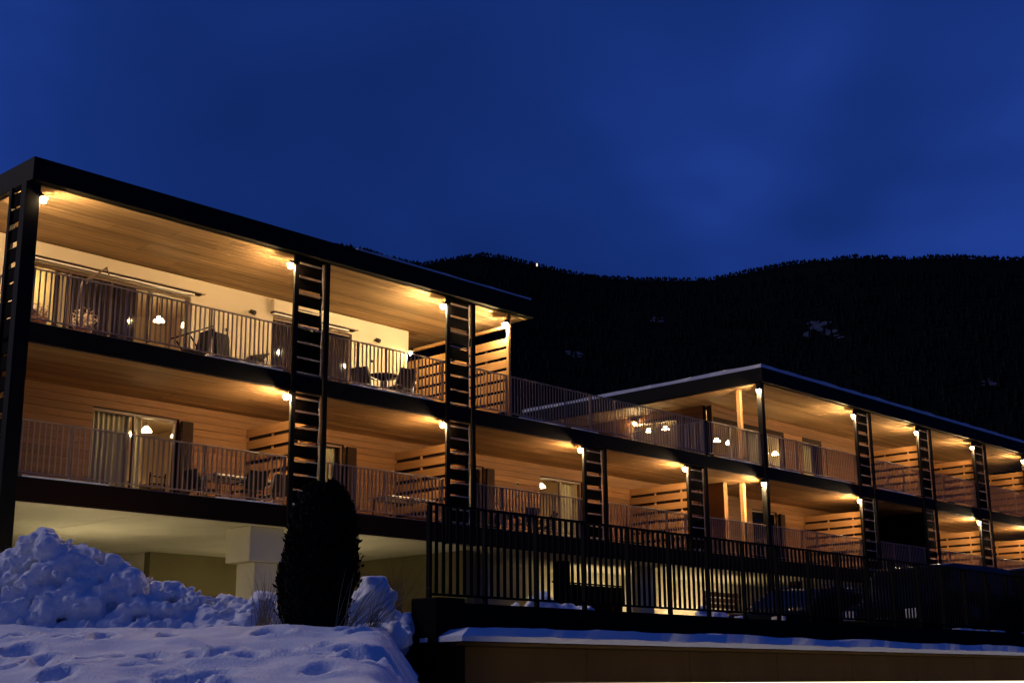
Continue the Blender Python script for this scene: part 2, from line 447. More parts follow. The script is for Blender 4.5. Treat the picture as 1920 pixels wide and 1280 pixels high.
# upper balcony floor
slab('floor_slab', 0.0, XE, 0.0, 10.4, S2B + .03, F2, m_dark)
sofM = slab('soffit', 0.06, XE - .02, 0.06, 3.3, S2B + .022, S2B + .028, m_shutter, 0)
planks(sofM, 0.08, XE - .1, 0.02, 3.02, S2B, S2B + .02, .215, m_soffit2, (6.3,), seedv=3)
slab('floor_slab', 0.0, XE, 0.0, 3.4, S1B + .01, F1, m_fascia)
for k in range(17): slab('undercroft_ceiling', 0.06 + k * 2.93, 0.06 + (k + 1) * 2.93 - .012, 0.05, 9.8, S1B - .002 * (k % 2), S1B + .009, m_under, 0)
slab('deck', 0.05, XE - .05, 0.06, YW1, F1 + .002, F1 + .022, m_decking, 0)
slab('deck', 0.05, XE - .05, 0.06, YW2, F2 + .002, F2 + .022, m_decking, 0)

# walls with openings: built of strips
def wall(name, x0, x1, z0, z1, y0, y1, openings, m):
    bm = bmesh.new(); x = x0
    for (a, b, c, d) in sorted(openings):
        add_box(bm, (x, y0, z0), (a, y1, z1))
        if d < z1: add_box(bm, (a, y0, d), (b, y1, z1))
        if c > z0: add_box(bm, (a, y0, z0), (b, y1, c))
        x = b
    add_box(bm, (x, y0, z0), (x1, y1, z1))
    return mesh_from(name, bm, m, H)
def board_wall(x0, x1, z0, z1, y, openings, m, h=.16, seedv=1):
    """backing wall plus horizontal boards cut at the openings"""
    w = wall('wall', x0, x1, z0, z1, y + .025, y + .22, openings, m_shutter)
    rr = random.Random(seedv); n = int(round((z1 - z0) / h)); h = (z1 - z0) / n
    for i in range(n):
        a, b = z0 + i * h, z0 + (i + 1) * h
        cuts = [x0]
        for (p, q, c, d) in sorted(openings):
            if a < d - .02 and b > c + .02: cuts += [p, q]
        cuts.append(x1)
        for k in range(0, len(cuts), 2):
            p, q = cuts[k], cuts[k + 1]
            if q - p > .03:
                dy = rr.uniform(0, .004)
                box('plank', (p + .002, y - dy, a + .003), (q - .002, y + .022, b - .003), m, w, .004)
    return w
W2 = 5.23
upper_open = [(1.73, 5.84, F2, W2), (8.27, 10.86, F2, W2)]
wall('wall', 0.30, 12.88, F2, RB, YW2, YW2 + .25, upper_open, m_plaster)
slab('side_wall', 12.62, 12.87, YW2 + .26, 9.8, F2, RB, m_plaster, 0)
slab('side_wall', 0.31, 0.55, YW2 + .26, 9.8, F2, RB, m_plaster, 0)
W1 = 2.19
lower_open = [(3.37, 5.56, F1, W1), (9.25, 10.50, F1, W1), (14.4, 15.62, F1, W1), (18.02, 19.95, F1, W1), (23.4, 24.9, F1, W1), (29.2, 30.8, F1, W1), (39.0, 40.4, F1, W1), (44, 45.4, F1, W1)]
board_wall(0.30, XE - .3, F1, S2B, YW1, lower_open, m_wallwood, .17, 5)
slab('side_wall', 0.31, 0.55, YW1 + .24, 9.8, F1, S2B, m_wallwood, 0)
# right wing, upper floor
rw_open = [(27.34, 31.9, F2, 5.15), (33.2, 34.6, F2, 5.15), (38.6, 40.2, F2, 5.15), (43.4, 45, F2, 5.15)]
board_wall(27.30, XE - .3, F2, RB, YW2, rw_open, m_wallwood, .19, 6)
def side_board_wall(x, y0, y1, z0, z1, openings, m, h=.19):
    bm = bmesh.new(); y = y0
    for (a, b, c, d) in openings:
        add_box(bm, (x + .025, y, z0), (x + .2, a, z1)); add_box(bm, (x + .025, a, d), (x + .2, b, z1)); y = b
    add_box(bm, (x + .025, y, z0), (x + .2, y1, z1))
    w = mesh_from('side_wall', bm, m_shutter, H)
    n = int(round((z1 - z0) / h)); h = (z1 - z0) / n
    for i in range(n):
        a, b = z0 + i * h, z0 + (i + 1) * h; cuts = [y0]
        for (p, q, c, d) in openings:
            if a < d - .02: cuts += [p, q]
        cuts.append(y1)
        for k in range(0, len(cuts), 2):
            if cuts[k + 1] - cuts[k] > .03:
                box('plank', (x, cuts[k] + .002, a + .003), (x + .022, cuts[k + 1] - .002, b - .003), m, w, .004)
side_board_wall(27.08, YW2 + .24, 9.9, F2, RB, [(4.55, 6.7, F2, 5.42)], m_wallwood)

# sliding doors
def door(x0, x1, z0, z1, y, n):
    """framed sliding door of n panels set 6 cm into the wall"""
    d = thing_part('sliding_door', ((x0 + x1) / 2, y, z0))
    f = .065; yy = y + .07
    bm = bmesh.new()
    add_box(bm, (x0, yy, z1 - f), (x1, yy + .07, z1)); add_box(bm, (x0, yy, z0), (x1, yy + .07, z0 + f))
    w = (x1 - x0) / n
    for i in range(n + 1):
        xx = x0 + i * w; xx = min(max(xx, x0 + f / 2), x1 - f / 2)
        add_box(bm, (xx - f / 2, yy - .004, z0 + f), (xx + f / 2, yy + .066, z1 - f))
    mesh_from('frame', bm, m_frame, d)
    for i in range(n):
        box('pane', (x0 + i * w + f * .5, yy + .03, z0 + f), (x0 + (i + 1) * w - f * .5, yy + .038, z1 - f), m_glass, d)
    return d
def thing_part(name, loc):
    o = link(name, None, loc, H); o.empty_display_size = .1; return o
def side_door(y0, y1, z0, z1, x, n):
    d = thing_part('sliding_door', (x, (y0 + y1) / 2, z0)); f = .065; xx = x + .07
    bm = bmesh.new()
    add_box(bm, (xx, y0, z1 - f), (xx + .07, y1, z1)); add_box(bm, (xx, y0, z0), (xx + .07, y1, z0 + f))
    w = (y1 - y0) / n
    for i in range(n + 1):
        q = min(max(y0 + i * w, y0 + f / 2), y1 - f / 2)
        add_box(bm, (xx - .004, q - f / 2, z0 + f), (xx + .066, q + f / 2, z1 - f))
    mesh_from('frame', bm, m_frame, d)
    for i in range(n): box('pane', (xx + .03, y0 + i * w + f * .5, z0 + f), (xx + .038, y0 + (i + 1) * w - f * .5, z1 - f), m_glass, d)
side_door(4.55, 6.7, F2, 5.42, 27.08, 2)
door(1.73, 5.84, F2, W2, YW2, 4)
door(8.27, 10.86, F2, W2, YW2, 2)
for (a, b, c, d), n in zip(lower_open, (2, 1, 1, 2, 1, 1, 1, 1)): door(a, b, c, d, YW1, n)
for (a, b, c, d), n in zip(rw_open, (4, 1, 1, 1)): door(a, b, c, d, YW2, n)
# shutter boxes of the upper flats: plaster box with a dark slot and a pale lip
for (a, b) in ((1.60, 6.18), (8.17, 10.98)):
    s = slab('shutter_box', a, b, YW2 - .16, YW2 - .001, 5.33, 5.64, m_plaster, .01)
    box('blind_rail', (a + .03, YW2 - .15, 5.245), (b - .32, YW2 - .03, 5.285), m_white, s, .008)
    box('slot', (a + .02, YW2 - .14, 5.29), (b - .12, YW2 - .004, 5.325), m_shutter, s)
# open shutter leaves beside the lower doors
for x in (5.575, 10.52, 15.64, 24.95, 30.85):
    slab('shutter_leaf', x, x + .31, YW1 - .13, YW1 - .06, F1 + .03, 2.15, m_shutter, .01)

# rooms behind the doors
def room(x0, x1, z0, z1, y0, y1, left=True):
    bm = bmesh.new(); t = .06
    add_box(bm, (x0, y1, z0), (x1, y1 + t, z1)); (add_box(bm, (x0 - t, y0, z0), (x0, y1 + t, z1)) if left else None); add_box(bm, (x1, y0, z0), (x1 + t, y1 + t, z1))
    add_box(bm, (x0 - t, y0, z1), (x1 + t, y1 + t, z1 + t)); add_box(bm, (x0, y0, z0 - .01), (x1, y1, z0 + .02))
    return mesh_from('room', bm, m_room, H)
room(1.05, 2.62, F2, 5.5, YW2 + .26, 5.6)
room(2.75, 7.2, F2, 5.5, YW2 + .26, 6.4)
room(8.0, 11.0, F2, 5.5, YW2 + .26, 6.2)
room(2.6, 6.9, F1, 2.43, YW1 + .23, 6.0)
room(8.6, 11.0, F1, 2.43, YW1 + .23, 5.6)
room(13.8, 16.0, F1, 2.43, YW1 + .23, 5.6)
room(17.4, 20.6, F1, 2.43, YW1 + .23, 5.6)
room(23.0, 25.3, F1, 2.43, YW1 + .23, 5.6)
room(27.30, 32.2, F2, 5.52, YW2 + .26, 7.4, left=False)

# railings
def bars(bm, x, y, z0, z1, w=.030, t=.014): add_box(bm, (x - w / 2, y - t / 2, z0), (x + w / 2, y + t / 2, z1))
loose = bmesh.new()
def railing(x0, x1, zf, single, y=.05, sp=.116):
    r = thing_part('railing', ((x0 + x1) / 2, y, zf))
    box('top_rail', (x0, y - .022, zf + 1.055), (x1, y + .022, zf + 1.085), m_rail, r, .004)
    box('bottom_rail', (x0, y - .016, zf + .075), (x1, y + .016, zf + .105), m_rail, r, .003)
    k = 0
    for px in [x0 + .05 + i * (x1 - x0 - .1) / max(1, round((x1 - x0) / 1.05)) for i in range(round((x1 - x0) / 1.05) + 1)]:
        box('post', (px - .012, y + .016, zf - .02), (px + .012, y + .046, zf + 1.055), m_rail, r)
    n = int((x1 - x0 - .06) / sp)
    for i in range(n + 1):
        x = x0 + .03 + i * (x1 - x0 - .06) / n
        if single: box('baluster', (x - .015, y - .008, zf + .107), (x + .015, y + .008, zf + 1.053), m_rail, r)
        else: bars(loose, x, y, zf + .107, zf + 1.053, .030, .016)
def rail_y(x, y0, y1, zf, sp=.116):
    r = thing_part('railing', (x, (y0 + y1) / 2, zf))
    box('top_rail', (x - .022, y0, zf + 1.055), (x + .022, y1, zf + 1.085), m_rail, r, .004)
    box('bottom_rail', (x - .016, y0, zf + .075), (x + .016, y1, zf + .105), m_rail, r, .003)
    n = int((y1 - y0 - .06) / sp)
    for i in range(n + 1):
        y = y0 + .03 + i * (y1 - y0 - .06) / n
        add_box(loose, (x - .008, y - .015, zf + .107), (x + .008, y + .015, zf + 1.053))
TOW = [(6.42, 7.44), (11.20, 12.22), (16.40, 17.40), (21.20, 22.21), (31.50, 32.62), (36.22, 37.29), (41.0, 42.13), (45.9, 46.95)]
for (a, b, s) in ((0.24, 6.42, 1), (7.44, 11.2, 1), (12.22, 16.4, 1), (17.4, 21.2, 1), (22.21, 25.42, 0), (25.60, 31.5, 0), (32.62, 36.22, 0), (37.29, 41.0, 0), (42.13, 45.9, 0), (46.95, 49.9, 0)):
    railing(a, b, F1, s)
for (a, b, s) in ((0.24, 6.42, 1), (7.44, 11.2, 1), (12.22, 13.50, 1), (13.62, 22.30, 0), (22.42, 25.40, 0), (25.62, 31.5, 0), (32.62, 36.22, 0), (37.29, 41.0, 0), (42.13, 45.9, 0), (46.95, 49.9, 0)):
    railing(a, b, F2, s)
rail_y(22.36, 0.10, 8.8, F2)
rail_y(0.06, .65, 9.5, F2)
rail_y(0.06, .65, 9.5, F1)
tag(mesh_from('far_balusters', loose, m_rail, H), kind='stuff')
slab('corner_panel', 22.32, 22.40, 0.01, .09, F2, F2 + 1.09, m_dark, 0)

# lattice columns: two fins with boards between them, gaps wider in the middle of each storey
def slits(zf, zc):
    c = [(0.07, .05), (0.41, .05), (0.77, .055), (1.13, .115), (1.54, .13), (1.94, .125), (2.30, .055), (2.62, .055)]
    return c
def lattice(x0, x1, zb, floors):
    zt = floors[-1][1]
    t = thing_part('lattice_column', ((x0 + x1) / 2, .15, zb))
    for (a, b) in ((x0, x0 + .13), (x1 - .13, x1)):
        box('fin', (a, -.05, zb), (b, .012, zt), m_dark, t, .005)
    box('cap_board', (x0 + .131, -.03, floors[-1][1] - .05), (x1 - .131, .0, zt), m_darkwood, t)
    for (zf, zc) in floors:
        k = (zc - zf) / 2.74
        cuts = [(zf + q * k, w * (k if w > .1 else 1)) for q, w in slits(zf, zc)]
        lo = zf - .40
        if zf == F1: lo = zb + .01
        for q, w in cuts + [(zc + .03, .06)]:
            hi = q - w / 2
            if hi - lo > .03:
                box('slat', (x0 + .115, .065 + random.uniform(-.004, .004), lo), (x1 - .115, .088, min(hi, zt)), m_darkwood, t, .004)
            lo = q + w / 2
        for q, w in cuts:
            bm = bmesh.new(); add_tube(bm, (x0 + .125, .035, q - w * .25), (x1 - .15, .035, q - w * .25), .013, seg=6); mesh_from('rung', bm, m_galv, t)
    for (yy) in (.20,):      # slim vertical batten that carries the boards
        bm = bmesh.new()        # kinked galvanised brace beside the boards
        for (zf, zc) in floors:
            kz = [zf + .04, zf + .42, zf + .78, zf + 1.15, zf + 1.55, zf + 1.95, zf + 2.25, zc - .06]
            kx = [0, .012, -.004, .022, -.008, .026, 0, 0]
            for (z0, d0), (z1, d1) in zip(zip(kz, kx), zip(kz[1:], kx[1:])):
                if z1 > z0: add_tube(bm, (x1 - .168 + d0, .03, z0), (x1 - .168 + d1, .03, z1), .010, seg=6)
        mesh_from('brace', bm, m_galv, t)
        [box('batten', (q - .02, .090, zb), (q + .02, .12, zt - .01), m_darkwood, t) for q in (x0 + .14, x1 - .14)]
RODS = True
for i, (a, b) in enumerate(TOW):
    if i in (2, 3): lattice(a, b, S1B - .02, [(F1, S2B)])
    else: lattice(a, b, S1B - .02, [(F1, S2B), (F2, RB)])
# corner tower: front fin, rear fin, boards on the side face
t = thing_part('lattice_column', (0.04, .5, PARK))
box('fin', (-.10, -.06, PARK), (.20, .14, RB), m_dark, t, .005)
box('fin', (-.10, .52, PARK), (.02, .62, RB), m_dark, t, .005)
for (zf, zc) in ((F1, S2B), (F2, RB)):
    lo = zf - .4
    for q, w in slits(zf, zc) + [(zc - zf + .03, .06)]:
        box('slat', (-.06, .142, lo), (-.02, .518, zf + q - w / 2), m_darkwood, t, .004); lo = zf + q + w / 2
# slim steel posts of the right wing
slab('steel_post', 25.42, 25.60, -.05, .13, PARK, RB, m_dark, .006)
p = slab('timber_post', 25.78, 25.92, 1.02, 1.16, F2 + .02, RB, m_screen, .006)
slab('timber_post', 25.62, 25.76, 0.96, 1.10, F1 + .02, S2B, m_screen, .006)
# end screen of the left wing and privacy screens between the flats
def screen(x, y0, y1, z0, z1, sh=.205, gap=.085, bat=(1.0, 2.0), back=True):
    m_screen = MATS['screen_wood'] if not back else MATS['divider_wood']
    s = thing_part('privacy_screen', (x, (y0 + y1) / 2, z0))
    z = z1
    while z - sh > z0 - .02:
        box('slat', (x - .014, y0, max(z - sh, z0)), (x + .014, y1, z), m_screen, s, .004); z -= sh + gap
    for b in bat:
        if y0 < b < y1: box('batten', (x + .016, b - .03, z0), (x + .056, b + .03, z1 - .02), m_screen, s, .004)
    if back: box('backing', (x + .058, y0, z0), (x + .075, y1, z1 - .03), m_shutter, s)  # dark sheet added behind the slats so the gaps look unlit
    return s
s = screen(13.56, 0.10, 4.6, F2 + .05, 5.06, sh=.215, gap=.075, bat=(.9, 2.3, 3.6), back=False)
box('post', (13.515, 0.02, F2 + .02), (13.605, 0.098, RB), m_screen, s, .005)
box('top_beam', (13.515, 0.10, 5.32), (13.605, 4.6, 5.40), m_screen, s, .005)
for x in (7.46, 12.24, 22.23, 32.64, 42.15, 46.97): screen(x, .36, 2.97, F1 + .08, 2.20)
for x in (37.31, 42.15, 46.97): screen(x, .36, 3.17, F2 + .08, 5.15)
slab('party_wall', 25.0, 25.2, 1.3, 2.99, F1 + .03, S2B, m_wallwood, 0)
slab('party_wall', 37.35, 37.55, .5, 2.98, F1 + .03, S2B, m_shutter, 0)

# undercroft
slab('support_column', 5.86, 6.46, 0.30, 0.95, PARK, -1.22, m_under, .012)
slab('column_head', 5.66, 6.56, 0.22, 1.10, -1.215, S1B - .003, m_under, .012)
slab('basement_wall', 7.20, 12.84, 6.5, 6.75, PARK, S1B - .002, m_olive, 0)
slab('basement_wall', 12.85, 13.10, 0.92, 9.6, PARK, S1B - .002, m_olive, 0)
slab('basement_wall', 7.18, 7.45, 6.76, 9.7, PARK, S1B - .002, m_under, 0)
slab('basement_wall', 13.11, XE, 3.2, 3.45, PARK, S1B - .002, m_under, 0)
slab('basement_wall', 0.3, 7.17, 9.72, 9.95, PARK, S1B - .002, m_under, 0)
slab('support_column', 14.05, 14.35, 1.55, 1.85, PARK, S1B - .002, m_under, .01)
slab('support_column', 16.9, 17.2, 1.2, 1.5, PARK, S1B - .002, m_shutter, .01)
slab('support_column', 20.1, 20.72, 1.0, 1.35, PARK, S1B - .002, m_under, .01)
slab('support_column', 28.6, 28.9, 1.0, 1.3, PARK, S1B - .002, m_shutter, .01)
# snow lying along the edges of the upper floor
for k, (a, b) in enumerate(((13.9, 15.7), (16.0, 17.1), (23.0, 25.0), (25.8, 27.6), (28.6, 30.9), (33.0, 35.6), (8.2, 10.8), (4.2, 6.2))):
    snow_layer('edge_snow', a, b, -.02, .045, F2 + .001, .035, 20 + k, edge=.012)
for k, (a, b) in enumerate(((0.3, 2.1), (4.6, 6.2))):
    snow_layer('edge_snow', a, b, -.02, .03, F1 + .001, .03, 40 + k, edge=.01)

# ------------------------------------------------------------------ lamps
def wall_lamp(c, fin_x, label, side=1, r=.052, m=None):
    """globe lamp on a short arm; fin_x is the face it is fixed to"""
    c = Vector(c)
    L = thing('wall_lamp', label, 'lamp', (fin_x, c.y, c.z), 'globe lamps along the balcony fronts')
    bm = bmesh.new(); add_tube(bm, (fin_x, c.y, c.z + .13), (fin_x - side * .03, c.y, c.z + .13), .045, seg=12)
    add_tube(bm, (fin_x - side * .02, c.y, c.z + .13), (c.x, c.y, c.z + .13), .012, seg=6)
    add_tube(bm, (c.x, c.y, c.z + .13), (c.x, c.y, c.z + r * 1.3), .012, seg=6)
    add_tube(bm, (c.x, c.y, c.z + r * 1.0), (c.x, c.y, c.z + r * 1.5), r * 2.0, r * .6, 16)
    mesh_from('bracket', bm, m_dark, L)
    bm = bmesh.new(); bmesh.ops.create_icosphere(bm, subdivisions=2, radius=r, matrix=Matrix.Translation(c))
    mesh_from('globe', bm, m or lamp_pick.choice(m_bulbs), L, smooth=True)
names_tower = ['first full lattice tower from the left', 'lattice tower under the end of the left roof', 'low lattice tower just right of the left roof', 'low lattice tower before the right roof corner', 'first lattice tower under the right roof', 'second lattice tower under the right roof', 'third lattice tower under the right roof', 'lattice tower at the right edge of the picture']
LY = -.03
wall_lamp((0.285, LY, 5.375), .20, 'lit globe lamp at the black corner post under the leftmost roof end', side=-1)
for i, (a, b) in enumerate(TOW):
    if i not in (2, 3):
        wall_lamp((a - .125, LY, 5.385), a, 'upper lit globe lamp on the ' + names_tower[i])
    if i != 5:
        wall_lamp((a - .125, LY, 2.37), a, 'lower lit globe lamp on the ' + names_tower[i])
wall_lamp((25.42 - .11, LY, 5.39), 25.42, 'upper lit globe lamp on the slim post at the right roof corner')
wall_lamp((25.42 - .11, LY, 2.35), 25.42, 'lower lit globe lamp on the slim post at the right roof corner')
wall_lamp((13.41, .03, 5.36), 13.515, 'lit globe lamp on the end post of the slatted screen, left roof')
wall_lamp((12.80, 3.02, 5.02), 12.88, 'lit yellow lamp at the end of the cream wall by the slatted screen', m=m_cornerlamp, side=1)
wall_lamp((26.98, 6.4, 5.42), 27.08, 'lit lamp on the wooden side wall above the roof terrace', m=m_terr)

def pendant(c, ztop, label, grp='pendant lamps inside the rooms'):
    c = Vector(c); L = thing('pendant_lamp', label, 'lamp', (c.x, c.y, ztop), grp)
    bm = bmesh.new(); add_tube(bm, (c.x, c.y, ztop), (c.x, c.y, c.z + .10), .008, seg=6); add_tube(bm, (c.x, c.y, ztop - .03), (c.x, c.y, ztop), .05, seg=12)
    mesh_from('cord', bm, m_dark, L)
    bm = bmesh.new(); add_lathe(bm, [(.025, .09), (.05, .075), (.125, -.025), (.13, -.04), (.115, -.037), (.04, .06)], c, 18)
    mesh_from('shade', bm, m_pend, L, smooth=True)
pendant((5.48, 3.95, 4.74), 5.5, 'left of two lit white pendant lamps in the upper left room')
pendant((6.22, 3.95, 4.75), 5.5, 'right of two lit white pendant lamps in the upper left room')
pendant((5.12, 3.65, 1.98), 2.43, 'left of two lit white pendant lamps in the lower left room')
pendant((5.93, 3.65, 1.96), 2.43, 'right of two lit white pendant lamps in the lower left room')
pendant((18.9, 3.75, 2.05), 2.43, 'lit white pendant lamp in the lower room with the bright window')
pendant((27.52, 6.16, 5.20), 5.5, 'left of two lit pendant lamps behind the terrace side door')
pendant((27.52, 5.40, 5.18), 5.5, 'right of two lit pendant lamps behind the terrace side door')
pendant((27.98, 3.52, 4.56), 5.5, 'first lit pendant lamp behind the upper glazing, right wing')
pendant((28.72, 3.52, 4.56), 5.5, 'second lit pendant lamp behind the upper glazing, right wing')
pendant((31.72, 3.5, 4.52), 5.5, 'third lit pendant lamp behind the upper glazing, right wing')
# lamp that lights the small kitchen behind the upper left window
L = thing('ceiling_lamp', 'round lit ceiling lamp in the small upper left kitchen', 'lamp', (1.85, 4.6, 5.5))
bm = bmesh.new(); add_lathe(bm, [(.001, -.09), (.12, -.085), (.16, -.05), (.16, -.005)], (1.85, 4.6, 5.5), 18); mesh_from('diffuser', bm, emit('kitchen_diffuser', (1, .78, .34), 110), L, smooth=True)
bm = bmesh.new(); add_lathe(bm, [(.17, -.02), (.18, -.02), (.18, 0), (.001, 0)], (1.85, 4.6, 5.5), 18); mesh_from('base', bm, m_white, L)
# tube lamps in the undercroft, low behind the snow
def tube_lamp(a, b, label, m=None):
    a, b = Vector(a), Vector(b); L = thing('tube_lamp', label, 'lamp', (a + b) / 2, 'tube lamps in the undercroft')
    bm = bmesh.new(); add_tube(bm, a, b, .03, seg=10); mesh_from('tube', bm, m or m_flu, L)
    bm = bmesh.new()
    for q, s in ((a, -1), (b, 1)):
        d = (b - a).normalized() * .04 * s; add_tube(bm, q, q + d, .04, seg=10)
        add_tube(bm, q + d * .5, (q.x, q.y, PARK), .02, seg=6)
    mesh_from('holder', bm, m_dark, L)
tube_lamp((0.6, -1.3, -2.75), (2.6, -1.3, -2.75), 'outer low tube lamp lighting the undercroft behind the big snow heap', m_flu2)
tube_lamp((7.6, -1.0, -2.85), (8.6, -1.0, -2.85), 'outer low tube lamp lighting the undercroft behind the dark conifer', m_flu2)
tube_lamp((2.6, 3.2, -2.45), (4.2, 3.2, -2.45), 'inner low tube lamp in the undercroft behind the big snow heap')
tube_lamp((8.6, 3.4, -2.6), (10.0, 3.4, -2.6), 'inner low tube lamp in the undercroft behind the dark conifer')
tube_lamp((18.5, 2.55, -1.7), (22.0, 2.55, -1.7), 'tube lamp washing the wall behind the low partition', m_flu3)
tube_lamp((23.6, 2.55, -1.7), (27.6, 2.55, -1.7), 'tube lamp washing the wall near the parked car', m_flu3)

# ------------------------------------------------------------------ low partition, posts behind the fence
T = thing('low_partition', 'low dark board partition in front of the lit undercroft wall', 'partition', (20, 1, PARK))
for i in range(18):
    x = 17.3 + i * .17
    box('board', (x, 1.9, PARK), (x + .16, 1.93, -1.02 + random.uniform(-.006, .006)), m_darkwood, T)
box('top_board', (17.28, 1.86, -1.005), (20.4, 1.97, -.965), m_dark, T)

T = thing('slat_panel', 'low wooden slat panel beside a post, under the right wing', 'panel', (25.0, 1.6, PARK))
for k in range(9): box('slat', (24.2, 1.6, -2.55 + k * .18), (26.0, 1.63, -2.41 + k * .18), m_divider, T, .004)
for x in (24.25, 25.95): box('post', (x - .05, 1.632, PARK), (x + .05, 1.70, -.95), m_shutter, T)
# ------------------------------------------------------------------ curtains
def curtain(x0, x1, z0, z1, y, m, label, amp=.035, wave=.13):
    n = int((x1 - x0) / .018); vs, fs = [], []
    ph = random.random() * 6
    for i in range(n + 1):
        x = x0 + (x1 - x0) * i / n
        for j in range(5):
            z = z0 + (z1 - z0) * j / 4
            vs.append((x, y + amp * math.sin(2 * PI * x / wave + ph + .5 * math.sin(x * 5)) * (1.15 - .3 * j / 4), z))
    for i in range(n):
        for j in range(4):
            a = i * 5 + j; fs.append((a, a + 5, a + 6, a + 1))
    c = pydata('curtain', vs, fs, m, smooth=True); tag(c, label, 'curtain', 'curtains behind the glass doors')
curtain(2.50, 4.55, F2 + .04, W2, YW2 + .32, m_darkcurtain, 'dark brown curtain behind the wide upper left window')
curtain(8.35, 9.5, F2 + .04, W2, YW2 + .32, m_darkcurtain, 'dark brown curtain left half of the second upper window')
curtain(9.7, 10.8, F2 + .04, W2, YW2 + .32, m_darkcurtain, 'dark brown curtain right half of the second upper window')
curtain(3.45, 4.48, F1 + .04, W1, YW1 + .30, m_curtain, 'long linen curtain in the lower left glass door')
curtain(4.62, 4.78, F1 + .04, W1, YW1 + .30, m_curtain, 'narrow gathered linen curtain beside the lower left lamps')
curtain(9.30, 10.46, F1 + .04, W1, YW1 + .30, m_curtain, 'linen curtain in the lower door right of the dark conifer')
curtain(14.45, 15.58, F1 + .04, W1, YW1 + .30, m_curtain, 'linen curtain in the lower door right of the second lattice tower')
curtain(18.08, 18.22, F1 + .04, W1, YW1 + .30, m_curtain, 'linen curtain left of the lamp in the lower bright window')
curtain(19.15, 19.9, F1 + .04, W1, YW1 + .30, m_curtain, 'linen curtain right of the lamp in the lower bright window')
curtain(29.35, 30.7, F2 + .04, 5.15, YW2 + .32, m_curtain, 'linen curtain in the upper glazing of the right wing')
curtain(33.3, 34.5, F2 + .04, 5.15, YW2 + .32, m_curtain, 'linen curtain in the upper door right of the glazing')

# ------------------------------------------------------------------ furniture on the balconies
def rotz(p, c, a):
    x, y = p[0] - c[0], p[1] - c[1]
    return (c[0] + x * math.cos(a) - y * math.sin(a), c[1] + x * math.sin(a) + y * math.cos(a), p[2])
def bar_list(name, segs, r, m, parent, c, a):
    bm = bmesh.new()
    for p, q in segs: add_tube(bm, rotz((c[0] + p[0], c[1] + p[1], c[2] + p[2]), c, a), rotz((c[0] + q[0], c[1] + q[1], c[2] + q[2]), c, a), r, seg=6)
    return mesh_from(name, bm, m, parent)
def panel(name, pts, th, m, parent, c, a):
    P = [Vector(rotz((c[0] + p[0], c[1] + p[1], c[2] + p[2]), c, a)) for p in pts]
    n = (P[1] - P[0]).cross(P[3] - P[0]).normalized() * th
    vs = [tuple(p) for p in P] + [tuple(p + n) for p in P]
    return pydata(name, vs, [(0, 1, 2, 3), (7, 6, 5, 4), (0, 4, 5, 1), (1, 5, 6, 2), (2, 6, 7, 3), (3, 7, 4, 0)], m, parent)
def armchair(c, a, label, m=None, metal=None, grp='chairs on the balconies', k=.8):
    m = m or m_grey; metal = metal or m_dark
    t = thing('garden_chair', label, 'chair', c, grp)
    for s in (-.26, .26):
        bar_list('leg', [((s, -.25, 0), (s, -.28, .63 * k)), ((s, -.28, .63 * k), (s, .24, .65 * k))], .016, metal, t, c, a)
        bar_list('leg', [((s, .30, 0), (s, .18, .45 * k)), ((s, .18, .45 * k), (s, .36, .95 * k))], .016, metal, t, c, a)
        bar_list('seat_rail', [((s, -.27, .43 * k), (s, .2, .42 * k))], .014, metal, t, c, a)
    panel('seat', [(-.24, -.26, .43 * k), (.24, -.26, .43 * k), (.24, .20, .41 * k), (-.24, .20, .41 * k)], .02, m, t, c, a)
    panel('backrest', [(-.24, .20, .46 * k), (.24, .20, .46 * k), (.24, .36, .95 * k), (-.24, .36, .95 * k)], .02, m, t, c, a)
def lounger(c, a, label):
    t = thing('sun_lounger', label, 'lounger', c, 'loungers on the balconies')
    for s in (-.30, .30):
        bar_list('side_rail', [((s, -.95, .32), (s, .95, .32))], .018, m_dark, t, c, a)
        for yy in (-.75, .55): bar_list('leg', [((s, yy, 0), (s, yy + .06, .32))], .016, m_dark, t, c, a)
        bar_list('armrest', [((s, .2, .32), (s, .1, .52)), ((s, .1, .52), (s, .65, .56)), ((s, .65, .56), (s, .6, .32))], .014, m_dark, t, c, a)
    panel('seat', [(-.28, -.93, .33), (.28, -.93, .33), (.28, .30, .33), (-.28, .30, .33)], .02, m_grey, t, c, a)
    panel('backrest', [(-.28, .32, .34), (.28, .32, .34), (.28, .92, .78), (-.28, .92, .78)], .02, m_grey, t, c, a)
def table(c, w, d, h, label, top=None, a=0):
    t = thing('garden_table', label, 'table', c, 'tables on the balconies')
    panel('table_top', [(-w / 2, -d / 2, h - .03), (w / 2, -d / 2, h - .03), (w / 2, d / 2, h - .03), (-w / 2, d / 2, h - .03)], .03, top or m_white, t, c, a)
    for sx in (-1, 1):
        for sy in (-1, 1): bar_list('leg', [((sx * (w / 2 - .06), sy * (d / 2 - .06), 0), (sx * (w / 2 - .09), sy * (d / 2 - .09), h - .03))], .02, m_dark, t, c, a)
    bar_list('apron', [((-w / 2 + .09, -d / 2 + .09, h - .07), (w / 2 - .09, -d / 2 + .09, h - .07)), ((-w / 2 + .09, d / 2 - .09, h - .07), (w / 2 - .09, d / 2 - .09, h - .07))], .014, m_dark, t, c, a)
D1, D2 = F1 + .022, F2 + .022
